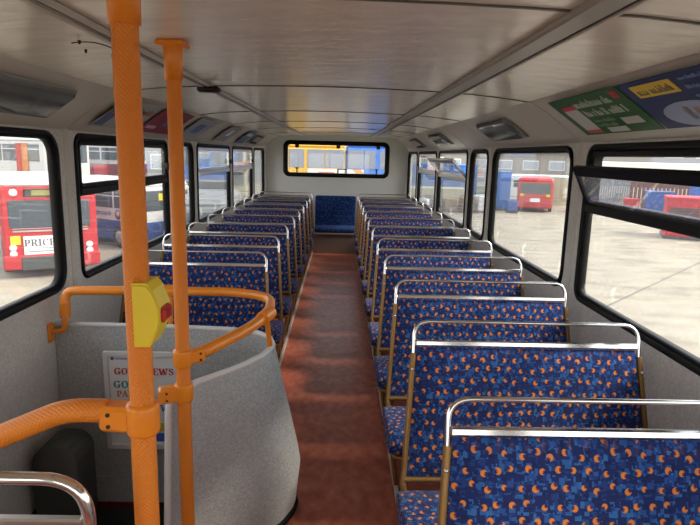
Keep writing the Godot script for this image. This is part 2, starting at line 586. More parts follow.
func build_shell() -> void:
	# floor: the aisle and the seat platforms, with the stairwell left open on the left
	var f := Node3D.new()
	f.name = "floor"
	add_child(f)
	struct(f, "red-brown lino floor of the upper deck")
	part("floor_sheet", mat.floor, f, Vector3(MIDDLE - 0.52, -0.06, -10.3), Vector3(MIDDLE + HALF + 0.05, 0.0, 1.3))
	part("floor_sheet", mat.floor, f, Vector3(MIDDLE - HALF - 0.05, -0.06, -10.3), Vector3(MIDDLE - 0.52, 0.0, -2.74))
	part("floor_sheet", mat.floor, f, Vector3(MIDDLE - HALF - 0.05, -0.06, -1.02), Vector3(MIDDLE - 0.52, 0.0, 1.3))
	var tr := 0
	# aluminium edging of the seat platforms
	for s in [[0.316, 1.6], [-0.462, 2.8]]:
		tr += 1
		var st := mb()
		bbox(st, Vector3(s[0] - 0.011, 0.0, -9.65), Vector3(s[0] + 0.011, 0.03, -s[1] + (1.2 if s[0] > 0 else 0.0)), 0.004)
		var o := build(st, "trim_%d" % tr, mat.edging)
		struct(o, "thin aluminium edging between aisle floor and %s seat platform" % ("right" if s[0] > 0 else "left"))
	# stairwell below the opening
	var sw := Node3D.new()
	sw.name = "stairwell"
	add_child(sw)
	struct(sw, "dark stairwell below the left front of the deck")
	part("well_wall", mat.dark_plastic, sw, Vector3(-1.46, -1.5, -2.80), Vector3(-0.58, 0.0, -2.74))
	part("well_wall", mat.dark_plastic, sw, Vector3(-0.60, -1.5, -2.74), Vector3(-0.55, -0.06, -1.02))
	part("well_wall", mat.dark_plastic, sw, Vector3(-1.48, -1.5, -2.80), Vector3(-1.41, 0.0, -0.97))
	part("well_wall", mat.dark_plastic, sw, Vector3(-1.46, -1.5, -1.02), Vector3(-0.55, -0.06, -0.97))
	part("well_bottom", mat.dark_plastic, sw, Vector3(-1.46, -1.55, -2.8), Vector3(-0.55, -1.5, -0.97))
	for k in 5:
		part("step", mat.plinth, sw, Vector3(-1.40, -0.24 * (k + 1) - 0.05, -1.32 - 0.27 * k), Vector3(-0.61, -0.24 * (k + 1), -1.03 - 0.27 * k), 0.008)
	# side walls with their window openings
	for side in [1.0, -1.0]:
		var st := mb()
		for k in BAYS.size():
			var d0: float = SEAMS[k]
			var d1: float = SEAMS[k + 1] if k < BAYS.size() - 1 else 10.3
			if k == 0: d0 = -1.3
			var t := side_frame(side, d0, d1)
			var u0: float = (d0 + d1) / 2.0
			var wc: float = ((BAYS[k][0] + BAYS[k][1]) / 2.0 - u0) * (-side)
			var hw: float = (BAYS[k][1] - BAYS[k][0]) / 2.0 - 0.008
			var hole := rrect(hw, (WIN_HI - WIN_LO) / 2.0 - 0.008, 0.07, 6, Vector2(wc, (WIN_HI + WIN_LO) / 2.0))
			holed_panel(st, t, Vector2(-(d1 - d0) / 2.0, 0), Vector2((d1 - d0) / 2.0, WALL_TOP), hole, 0.032)
		var o := build(st, "wall_right" if side > 0 else "wall_left", mat.wall)
		struct(o, "grey side wall with rounded window openings, %s" % ("right" if side > 0 else "left"))
		for d in SEAMS.slice(1, 7):      # slim cover strips on the window pillars
			var t := side_frame(side, d - 0.05, d + 0.05)
			var cs := mb()
			bbox(cs, Vector3(-0.022, 0.95, -0.005), Vector3(0.022, WALL_TOP, 0.006), 0.004, t)
			build(cs, "pillar_strip", mat.cove, o)
	side_window(1.0, 0, "", 0.0, "window beside the right front seat")
	side_window(1.0, 1, "black", 25.0, "near right window with its black hopper vent tilted open")
	side_window(1.0, 2, "", 0.0, "large right window in front of the red vehicle")
	side_window(1.0, 3, "", 0.0, "narrow right window between two pillars")
	side_window(1.0, 4, "grey", 40.0, "right window with its grey vent tilted open")
	side_window(1.0, 5, "grey", 0.0, "right window towards the rear with closed vent")
	side_window(1.0, 6, "", 0.0, "last small window on the right")
	side_window(-1.0, 0, "", 0.0, "window beside the left front seat")
	side_window(-1.0, 1, "", 0.0, "near left window showing the red bus")
	side_window(-1.0, 2, "black", 0.0, "left window behind the orange poles with closed black vent")
	side_window(-1.0, 3, "", 0.0, "narrow left window between two pillars")
	side_window(-1.0, 4, "grey", 0.0, "left window with grey vent bar beyond the poles")
	side_window(-1.0, 5, "grey", 0.0, "left window with grey vent bar towards the rear")
	side_window(-1.0, 6, "", 0.0, "last small window on the left")
	# ceiling: flat middle panels between two rails, falling side panels, sloping coves
	var c := Node3D.new()
	c.name = "ceiling"
	add_child(c)
	struct(c, "pale glossy ceiling panels with cross seams")
	var cseam := [-1.25, 1.33, 2.99, 4.66, 6.05, 7.4, 8.8, 10.3]
	for k in cseam.size() - 1:
		var a: float = -cseam[k] - 0.005
		var b: float = -cseam[k + 1] + 0.005
		var st := mb(true)
		var n := 8
		var pr := []
		for i in n + 1:
			var x := lerpf(-0.645, 0.645, float(i) / n)
			pr.append(Vector2(x, 2.02 - 0.014 * pow(x / 0.64, 2)))
		sheet(st, pr, a, b, 0.012)
		build(st, "centre_panel", mat.ceiling, c)
		if k:      # thin dark bead in the joint
			st = mb()
			for i in n:
				var p: Vector2 = pr[i]
				var q: Vector2 = pr[i + 1]
				var z0: float = a + 0.010
				var dn := Vector3(0, -0.004, 0)
				var p0 := Vector3(MIDDLE + p.x, p.y, z0); var q0 := Vector3(MIDDLE + q.x, q.y, z0)
				var dz := Vector3(0, 0, -0.011)
				quad(st, p0 + dn, p0 + dn + dz, q0 + dn + dz, q0 + dn)
				quad(st, p0, p0 + dn, q0 + dn, q0)
				quad(st, q0 + dz, q0 + dn + dz, p0 + dn + dz, p0 + dz)
			build(st, "joint_bead", mat.ceiling_rail_dark, c)
		for s in [-1.0, 1.0]:
			st = mb(true)
			pr = []
			for i in 5:
				var x := lerpf(0.648, 1.035, i / 4.0)
				pr.append(Vector2(s * x, lerpf(2.005, 1.971, pow(i / 4.0, 1.5))))
			if s < 0: pr.reverse()
			sheet(st, pr, a, b, 0.012)
			build(st, "side_panel", mat.ceiling, c)
			if k:
				st = mb()
				for i in 4:
					var p: Vector2 = pr[i]
					var q: Vector2 = pr[i + 1]
					var p0 := Vector3(MIDDLE + p.x, p.y - 0.004, a + 0.010); var q0 := Vector3(MIDDLE + q.x, q.y - 0.004, a + 0.010)
					var dz := Vector3(0, 0, -0.011)
					var up := Vector3(0, 0.004, 0)
					quad(st, p0, p0 + dz, q0 + dz, q0)
					quad(st, p0 + up, p0, q0, q0 + up)
					quad(st, q0 + dz + up, q0 + dz, p0 + dz, p0 + dz + up)
				build(st, "joint_bead", mat.ceiling_rail_dark, c)
	for k in SEAMS.size() - 1:
		var a: float = -SEAMS[k] - 0.006
		var b: float = -SEAMS[k + 1] + 0.006
		for s in [-1.0, 1.0]:
			var st := mb(true)
			var pr := [Vector2(s * 1.04, 1.972), Vector2(s * 1.14, 1.915), Vector2(s * 1.225, 1.853), Vector2(s * 1.285, 1.805), Vector2(s * 1.33, 1.772)]
			if s < 0: pr.reverse()
			sheet(st, pr, a, b, 0.012)
			build(st, "cove_panel", mat.cove, c)
	# roof skin above the ceiling
	var roof := part("roof_skin", mat.dark_gap, c, Vector3(MIDDLE - 1.40, 2.06, -10.36), Vector3(MIDDLE + 1.40, 2.10, 1.36))
	roof.set_meta("label", "dark roof skin behind the panel joints")
	for s in [-1.0, 1.0]:
		part("roof_side", mat.dark_gap, c, Vector3(MIDDLE + s * 1.40 - 0.02, 1.75, -10.36), Vector3(MIDDLE + s * 1.40 + 0.02, 2.06, 1.36))
	for s in [-1.0, 1.0]:
		tr += 1
		var o := Node3D.new()
		o.name = "trim_%d" % tr
		add_child(o)
		struct(o, "long ceiling rail on the %s of the centre panels" % ("right" if s > 0 else "left"))
		var hwid := 0.035 if s > 0 else 0.014
		var x: float = 0.535 if s > 0 else -0.685
		var st := mb()
		bbox(st, Vector3(x - hwid, 1.988, -9.9), Vector3(x + hwid, 2.009, 1.2), 0.005)
		build(st, "cover_strip", mat.ceiling_rail, o)
		var e: float = x + hwid + 0.006 if s > 0 else x + hwid + 0.005
		st = mb()
		if s > 0: e += 0.006
		box(st, Vector3(e - (0.012 if s > 0 else 0.006), 1.996, -9.9), Vector3(e + 0.006, 2.006, 1.2))
		build(st, "recessed_strip", mat.dark_gap, o)
		st = mb()
		bbox(st, Vector3(e + 0.006, 1.990, -9.9), Vector3(e + 0.016, 2.007, 1.2), 0.003)
		build(st, "edge_bead", mat.edging, o)
	# rear wall with the emergency window
	var rw := mb()
	var rhole := rrect(0.925, 0.30, 0.09, 6, Vector2(0.0, 1.60))
	var rt := Transform3D(Basis(), Vector3(MIDDLE, 0, -10.26))
	holed_panel(rw, rt, Vector2(-1.36, 0), Vector2(1.36, 2.05), rhole, 0.05)
	struct(build(rw, "wall_rear", mat.rear_wall), "off-white rear wall around the wide emergency window")
	window_count += 1
	var w := Node3D.new()
	w.name = "window_%d" % window_count
	add_child(w)
	struct(w, "wide rear emergency window in a thick black frame")
	w.position = Vector3(MIDDLE, 1.60, -10.26)
	var st := mb(true)
	ring(st, rrect(0.945, 0.318, 0.11), rrect(0.865, 0.243, 0.045), -0.05, 0.03, Transform3D(), 0.012)
	build(st, "rubber_frame", mat.rubber, w)
	st = mb()
	plate(st, rrect(0.89, 0.268, 0.05), -0.03, -0.024)
	build(st, "pane", mat.glass, w)
	for x in [-0.70, 0.03, 0.74]:
		part("hinge", mat.black, w, Vector3(x - 0.035, 0.19, 0.0), Vector3(x + 0.035, 0.26, 0.035), 0.012)
	for x in [-0.70, 0.72]:
		var k := mb(true)
		tube(k, [Vector3(x, -0.25, 0.02), Vector3(x, -0.17, 0.03)], 0.012, 8)
		tube(k, [Vector3(x - 0.03, -0.165, 0.03), Vector3(x + 0.03, -0.165, 0.03)], 0.012, 8)
		build(k, "catch", mat.black, w)
	var hk := mb(true)
	tube(hk, [Vector3(0.03, -0.24, 0.02), Vector3(0.03, -0.17, 0.035)], 0.012, 8)
	tube(hk, [Vector3(0.03, -0.17, 0.035), Vector3(0.19, -0.172, 0.035)], 0.008, 8)
	build(hk, "release_handle", mat.black, w)
	# front wall behind the camera with its wide windscreen
	var fw := mb()
	var fhole := rrect(1.2, 0.52, 0.12, 6, Vector2(0, 1.24))
	holed_panel(fw, Transform3D(Basis(Vector3.UP, PI), Vector3(MIDDLE, 0, 1.28)), Vector2(-1.36, 0), Vector2(1.36, 2.05), fhole, 0.05)
	struct(build(fw, "wall_front", mat.wall), "front wall of the deck behind the viewer")
	window_count += 1
	var wf := Node3D.new()
	wf.name = "window_%d" % window_count
	add_child(wf)
	struct(wf, "wide front windscreen behind the viewer")
	wf.position = Vector3(MIDDLE, 1.24, 1.28)
	st = mb(true)
	ring(st, rrect(1.22, 0.54, 0.13), rrect(1.16, 0.48, 0.08), -0.02, 0.05, Transform3D(), 0.01)
	build(st, "rubber_seal", mat.rubber, wf)
	st = mb()
	plate(st, rrect(1.18, 0.50, 0.09), 0.02, 0.026)
	build(st, "pane", mat.glass, wf)

func sheet(st: SurfaceTool, pr: Array, z_near: float, z_far: float, thick: float) -> void:   # a bent panel seen from below, profile from left to right
	for i in pr.size() - 1:
		var p: Vector2 = pr[i]
		var q: Vector2 = pr[i + 1]
		var a := Vector3(MIDDLE + p.x, p.y, z_near); var b := Vector3(MIDDLE + q.x, q.y, z_near)
		var c := Vector3(MIDDLE + q.x, q.y, z_far); var d := Vector3(MIDDLE + p.x, p.y, z_far)
		var up := Vector3(0, thick, 0)
		quad(st, a, d, c, b)
		st.set_smooth_group(1)
		quad(st, a + up, b + up, c + up, d + up)
		st.set_smooth_group(-1)
		quad(st, a, b, b + up, a + up)
		quad(st, d, d + up, c + up, c)
		st.set_smooth_group(0)

# ------------------------------------------------------------------ seats
func seat_point(t: float, sx: float) -> Vector3:      # along a side post of the back: t 0 at the top strip, 1 at the bottom bar
	return Vector3(sx * (0.430 + 0.036 * t), 0.985 - 0.485 * t, 0.13 * t)

func make_seat(side: float) -> Node3D:      # faces +z; side +1: aisle on the -x side
	var root := Node3D.new()
	var lean := Vector3(0, 0.485, -0.13).normalized()
	var out := Vector3(0, 0.13, 0.485).normalized()
	# padded back
	var st := mb(true)
	var n := 14
	var m := 10
	var g := []
	for j in m + 1:
		var row := []
		for i in n + 1:
			var u := float(i) / n * 2 - 1
			var v := float(j) / m * 2 - 1
			u = sign(u) * pow(absf(u), 0.6)
			v = sign(v) * pow(absf(v), 0.7)
			var t := 0.03 + 0.955 * (v + 1) / 2
			var p := seat_point(t, 1.0)
			p.x = u * (p.x - 0.012)
			row.append(p + out * (0.002 + 0.020 * (1 - pow(absf(u), 14.0)) * (1 - pow(absf(v), 10.0))))
		g.append(row)
	for j in m:
		for i in n:
			quad(st, g[j + 1][i], g[j + 1][i + 1], g[j][i + 1], g[j][i])
	st.set_smooth_group(-1)
	var back := -out * 0.026
	quad(st, g[0][0] + back, g[0][n] + back, g[m][n] + back, g[m][0] + back)
	quad(st, g[0][0], g[0][n], g[0][n] + back, g[0][0] + back)
	quad(st, g[m][0] + back, g[m][n] + back, g[m][n], g[m][0])
	quad(st, g[0][0] + back, g[m][0] + back, g[m][0], g[0][0])
	quad(st, g[0][n], g[m][n], g[m][n] + back, g[0][n] + back)
	build(st, "backrest", mat.fabric, root)
	# top strip
	st = mb()
	var strip := Transform3D(Basis(Vector3.RIGHT, lean, out), Vector3(0, 0.985, 0))
	bbox(st, Vector3(-0.428, -0.011, -0.014), Vector3(0.428, 0.012, 0.016), 0.005, strip)
	build(st, "top_strip", mat.chrome, root)
	# grab rail looping over the back
	st = mb(true)
	var a := seat_point(0.09, -1.0); var b := seat_point(0.09, 1.0)
	var la := seat_point(0, -1.0) + lean * 0.082; var lb := seat_point(0, 1.0) + lean * 0.082
	tube(st, soften([a, la, lb, b], 0.085, 8), 0.0075, 10)
	build(st, "grab_rail", mat.chrome, root)
	# gilt side posts, bottom bar, screws
	for s in [-1.0, 1.0]:
		st = mb(true)
		tube(st, [seat_point(0.075, s), seat_point(1.0, s), seat_point(1.06, s)], 0.0108, 10)
		build(st, "side_post", mat.gold, root)
		st = mb(true)
		var q := seat_point(0.19, s)
		lathe(st, [Vector2(0.006, 0), Vector2(0.006, 0.013), Vector2(0.003, 0.016), Vector2(0.0, 0.016)], 8, Transform3D(Basis(Vector3.RIGHT, PI / 2), q))
		build(st, "screw", mat.chrome, root)
	st = mb(true)
	tube(st, [seat_point(1.01, -1.0), seat_point(1.01, 1.0)], 0.011, 10)
	build(st, "bottom_bar", mat.gold, root)
	# cushion
	var x0 := -0.490 if side > 0 else -0.45
	var x1 := 0.45 if side > 0 else 0.490
	var prof := [Vector2(0.135, 0.385), Vector2(0.13, 0.44), Vector2(0.15, 0.462), Vector2(0.25, 0.468), Vector2(0.37, 0.482), Vector2(0.45, 0.488), Vector2(0.485, 0.482), Vector2(0.508, 0.464), Vector2(0.516, 0.435), Vector2(0.508, 0.403), Vector2(0.485, 0.388), Vector2(0.30, 0.385)]
	st = mb(true)
	var cz := 0.32
	var cyy := 0.43
	var rings := []
	for k in [[x0, 0.80], [x0 + 0.006, 0.90], [x0 + 0.022, 0.97], [x0 + 0.05, 1.0], [x1 - 0.05, 1.0], [x1 - 0.022, 0.97], [x1 - 0.006, 0.90], [x1, 0.80]]:
		var rg := []
		for p in prof:
			var dz: float = p.x - cz
			var dy: float = p.y - cyy
			rg.append(Vector3(k[0], cyy + dy * k[1], cz + dz - sign(dz) * 0.05 * (1.0 - k[1])))
		rings.append(rg)
	var np := prof.size()
	for k in rings.size() - 1:
		for i in np:
			var j := (i + 1) % np
			quad(st, rings[k][i], rings[k][j], rings[k + 1][j], rings[k + 1][i])
	for e in [0, rings.size() - 1]:
		for i in range(1, np - 1):
			if e: tri(st, rings[e][0], rings[e][i], rings[e][i + 1])
			else: tri(st, rings[e][0], rings[e][i + 1], rings[e][i])
	build(st, "cushion", mat.fabric, root)
	# seat frame below the cushion and legs
	st = mb(true)
	var fy := 0.374
	tube(st, soften([Vector3(x0 + 0.03, fy + 0.01, 0.13), Vector3(x0 + 0.025, fy, 0.49), Vector3(x1 - 0.025, fy, 0.49), Vector3(x1 - 0.03, fy + 0.01, 0.13)], 0.05), 0.0115, 8)
	tube(st, [Vector3(x0 + 0.03, fy + 0.01, 0.14), Vector3(x1 - 0.03, fy + 0.01, 0.14)], 0.0115, 8)
	build(st, "cushion_frame", mat.gold, root)
	for s in [-1.0, 1.0]:
		var e := seat_point(1.04, s)
		st = mb(true)
		var foot: float = s * 0.405
		tube(st, soften([e, Vector3(s * 0.455, 0.37, 0.155), Vector3(foot, 0.02, 0.14)], 0.06), 0.0125, 8)
		lathe(st, [Vector2(0.026, 0.0), Vector2(0.026, 0.012), Vector2(0.014, 0.02)], 10, Transform3D(Basis(), Vector3(foot, 0.0, 0.14)))
		build(st, "leg", mat.gold, root)
		st = mb(true)
		tube(st, soften([Vector3(foot, fy, 0.44), Vector3(foot, 0.02, 0.40)], 0.03), 0.0125, 8)
		lathe(st, [Vector2(0.026, 0.0), Vector2(0.026, 0.012), Vector2(0.014, 0.02)], 10, Transform3D(Basis(), Vector3(foot, 0.0, 0.40)))
		build(st, "leg", mat.gold, root)
	return root

func build_seats() -> void:
	var order := ["nearest the camera", "second from the camera", "third from the camera", "fourth from the camera", "fifth from the camera", "sixth from the camera", "seventh from the camera", "eighth from the camera", "ninth from the camera", "tenth from the camera", "eleventh from the camera", "last before the rear wall"]
	var lorder := ["first behind the curved stair panel", "second behind the stair panel", "third behind the stair panel", "fourth behind the stair panel", "fifth behind the stair panel", "sixth behind the stair panel", "seventh behind the stair panel", "eighth behind the stair panel", "last before the rear wall"]
	for side in [1.0, -1.0]:
		var proto := make_seat(side)
		for k in range(0 if side > 0 else 3, 12):
			var o: Node3D = proto.duplicate()
			o.name = numbered("passenger_bench")
			add_child(o)
			o.position = Vector3(0.7235 if side > 0 else -0.885, 0, -(1.334 + 0.72 * k) - (0.02 if k == 0 else 0.0))
			if side > 0: tag(o, "blue patterned double seat in the right-hand row, " + order[k], "seat", "double seats of the right-hand row")
			else: tag(o, "blue patterned double seat in the left-hand row, " + lorder[k - 3], "seat", "double seats of the left-hand row")
		proto.free()
	# single place in the middle of the rear row
	var r := thing("rear_bench", Vector3(MIDDLE, 0, -10.0), 0, "dark blue patterned seat across the aisle end below the rear window", "seat")
	var st := mb()
	bbox(st, Vector3(-0.36, 0.42, -0.16), Vector3(0.36, 0.965, -0.06), 0.02)
	build(st, "backrest", mat.blue_cloth, r)
	st = mb()
	bbox(st, Vector3(-0.36, 0.36, -0.06), Vector3(0.36, 0.45, 0.36), 0.025)
	build(st, "cushion", mat.blue_cloth, r)
	part("edge_strip", mat.brushed, r, Vector3(-0.36, 0.335, 0.33), Vector3(0.36, 0.36, 0.362), 0.004)
	part("base_panel", mat.rear_base, r, Vector3(-0.36, 0.0, -0.16), Vector3(0.36, 0.335, 0.34))
	# chrome guard at the head of the stairs, lower left
	var gd := thing("stair_guard", Vector3(-0.905, 0, -0.976), 0, "chrome looped rail over a grey panel in the lower left corner", "guard rail")
	st = mb(true)
	tube(st, soften([Vector3(-0.44, 0.0, 0), Vector3(-0.44, 1.07, 0), Vector3(0.44, 1.07, 0), Vector3(0.44, 0.0, 0)], 0.085, 10), 0.0125, 12)
	build(st, "grab_rail", mat.chrome, gd)
	part("top_strip", mat.brushed, gd, Vector3(-0.43, 0.972, -0.008), Vector3(0.43, 0.992, 0.012), 0.004)
	part("panel", mat.lamp_tray, gd, Vector3(-0.43, 0.30, -0.006), Vector3(0.43, 0.972, 0.006))

# ------------------------------------------------------------------ stair enclosure, poles and rails
func stair_panel() -> void:
	var root := thing("stair_enclosure", Vector3.ZERO, 0, "curved light grey speckled panel around the stairs with white edging", "panel")
	var key := [Vector2(-1.405, 2.73), Vector2(-1.1, 2.725), Vector2(-0.8, 2.715), Vector2(-0.52, 2.69), Vector2(-0.40, 2.655), Vector2(-0.328, 2.585), Vector2(-0.296, 2.47), Vector2(-0.325, 2.345), Vector2(-0.396, 2.215), Vector2(-0.474, 2.115), Vector2(-0.545, 2.03), Vector2(-0.575, 1.95), Vector2(-0.588, 1.85)]
	var cur := Curve2D.new()
	for i in key.size():
		var a: Vector2 = key[max(i - 1, 0)]
		var b: Vector2 = key[min(i + 1, key.size() - 1)]
		var h := (b - a) / 6.0
		cur.add_point(key[i], -h, h)
	var n := 60
	var len := cur.get_baked_length()
	var pts := []
	for i in n + 1:
		pts.append(cur.sample_baked(len * i / n))
	var nor := []
	for i in n + 1:
		var d: Vector2 = (pts[min(i + 1, n)] - pts[max(i - 1, 0)]).normalized()
		nor.append(Vector2(-d.y, d.x))     # outward: away from the stairs
	var rows := 10
	var P := func(i: int, j: int, off: float) -> Vector3:
		var y := lerpf(0.82, 0.0, float(j) / rows)
		var dip: float = 0.82 - y
		var wgt: float = smoothstep(0.42, 0.60, float(i) / n) * (1.0 - 1.2 * smoothstep(0.62, 0.95, float(i) / n))
		var fl: float = wgt * (0.22 * dip if dip < 0.56 else 0.123 - 0.10 * (dip - 0.56))
		var q: Vector2 = pts[i] + nor[i] * (off + fl)
		return Vector3(q.x, y, -q.y)
	var st := mb(true)
	for i in n:
		for j in rows:
			quad(st, P.call(i, j, 0.0), P.call(i + 1, j, 0.0), P.call(i + 1, j + 1, 0.0), P.call(i, j + 1, 0.0))
	st.set_smooth_group(1)
	for i in n:
		for j in rows:
			quad(st, P.call(i + 1, j, 0.014), P.call(i, j, 0.014), P.call(i, j + 1, 0.014), P.call(i + 1, j + 1, 0.014))
	build(st, "curved_sheet", mat.laminate, root)
	st = mb(true)
	var e := []
	for i in n + 1: e.append(P.call(i, 0, 0.007))
	for j in range(1, rows + 1): e.append(P.call(n, j, 0.007))
	tube(st, soften(e, 0.02, 2), 0.0125, 8)
	build(st, "edge_trim", mat.white_edge, root)
	st = mb(true)
	e = []
	for i in range(26, n + 1): e.append(P.call(i, rows, 0.012) + Vector3(0, 0.02, 0))
	tube(st, e, 0.02, 8)
	build(st, "kick_strip", mat.rubber, root)
	part("lower_sheet", mat.laminate, root, Vector3(-1.40, -0.14, -2.738), Vector3(-0.61, 0.0, -2.71))
	part("foot_strip", plain(rgb(96, 26, 28), 0.6), root, Vector3(-1.40, -0.175, -2.738), Vector3(-0.61, -0.14, -2.70))
	# framed notice on the inside
	var fr := thing("framed_notice", Vector3(-0.970, 0.435, -2.70), 0, "white framed notice reading GOOD NEWS on the grey stair panel", "notice")
	st = mb()
	ring(st, rrect(0.192, 0.262, 0.006, 2), rrect(0.166, 0.236, 0.004, 2), -0.004, 0.014, Transform3D(), 0.004)
	build(st, "frame", mat.white_edge, fr)
	part("sheet", mat.paper, fr, Vector3(-0.18, -0.25, -0.004), Vector3(0.18, 0.25, 0.002))
	var z := 0.003
	words("GOOD NEWS", 0.046, plain(rgb(186, 40, 44)), fr, Transform3D(Basis(), Vector3(0.005, 0.155, z)), true)
	words("GOOD", 0.05, plain(rgb(30, 120, 120)), fr, Transform3D(Basis(), Vector3(-0.072, 0.085, z)), true)
	words("PARK", 0.042, plain(rgb(210, 106, 50)), fr, Transform3D(Basis(), Vector3(-0.076, 0.035, z)), true)
	words("NEWS", 0.046, plain(rgb(44, 84, 168)), fr, Transform3D(Basis(), Vector3(0.085, -0.04, z)), true)
	var pb := plain(rgb(70, 96, 160))
	part("print_mark", pb, fr, Vector3(-0.155, 0.215, 0.001), Vector3(-0.14, 0.23, 0.004))
	part("print_line", plain(rgb(150, 158, 176)), fr, Vector3(-0.135, 0.218, 0.001), Vector3(-0.03, 0.226, 0.004))
	part("print_mark", plain(rgb(236, 200, 80)), fr, Vector3(0.055, -0.165, 0.001), Vector3(0.10, -0.12, 0.004))
	part("print_mark", plain(rgb(60, 100, 190)), fr, Vector3(0.055, -0.22, 0.001), Vector3(0.10, -0.175, 0.004))
	for k in 5:
		part("print_line", plain(rgb(160, 160, 162)), fr, Vector3(-0.15, -0.06 - 0.03 * k, 0.001), Vector3(0.03 - 0.02 * (k % 2), -0.053 - 0.03 * k, 0.004))
	# dark moulded post against the wall, lower left
	var dk := thing("newel_cover", Vector3(-1.262, -0.14, -2.45), 0, "dark rounded plastic cover standing against the left wall by the stairs", "cover")
	st = mb(true)
	var prof := rrect(0.10, 0.25, 0.08, 6, Vector2(0, 0.25))
	plate(st, prof, -0.09, 0.09)
	build(st, "moulded_cover", mat.dark_plastic, dk)

func pole(x: float, d: float, label: String, low: float) -> Node3D:
	var o := thing("grab_pole", Vector3(x, 0, -d), 0, label, "pole")
	var st := mb(true)
	tube(st, [Vector3(0, low, 0), Vector3(0, 1.0, 0), Vector3(0, 1.93, 0)], 0.0235, 20, true, true)
	build(st, "knurled_tube", mat.orange_grip, o)
	st = mb(true)
	lathe(st, [Vector2(0.0235, 1.898), Vector2(0.0285, 1.898), Vector2(0.0295, 1.985), Vector2(0.03, 2.006)], 20)
	build(st, "ceiling_socket", mat.orange, o)
	st = mb()
	bbox(st, Vector3(-0.044, 1.996, -0.044), Vector3(0.044, 2.012, 0.044), 0.005)
	build(st, "ceiling_flange", mat.orange, o)
	return o

func clamp_ring(parent: Node, y: float, h: float, dir: Vector3, reach: float) -> void:
	var st := mb(true)
	lathe(st, [Vector2(0.0235, y - h / 2 - 0.002), Vector2(0.031, y - h / 2), Vector2(0.0325, y - h / 2 + 0.006), Vector2(0.0325, y + h / 2 - 0.006), Vector2(0.031, y + h / 2), Vector2(0.0235, y + h / 2 + 0.002)], 20)
	build(st, "clamp", mat.orange, parent)
	var d := dir.normalized()
	var s := Vector3.UP.cross(d).normalized()
	var t := Transform3D(Basis(d, s.cross(d) * -1.0 if s.cross(d).y < 0 else s.cross(d), d.cross(Vector3.UP).normalized()), Vector3(0, y, 0))
	st = mb()
	bbox(st, Vector3(0.015, -h * 0.44, -0.024), Vector3(reach, h * 0.44, 0.024), 0.008, t)
	build(st, "clamp_arm", mat.orange, parent)
	for k in [-0.2, 0.2]:
		for sd in [-1.0, 1.0]:
			st = mb(true)
			tube(st, [t * Vector3(reach * 0.72, h * k, sd * 0.022), t * Vector3(reach * 0.72, h * k, sd * 0.0265)], 0.0045, 8)
			build(st, "bolt", mat.black, parent)

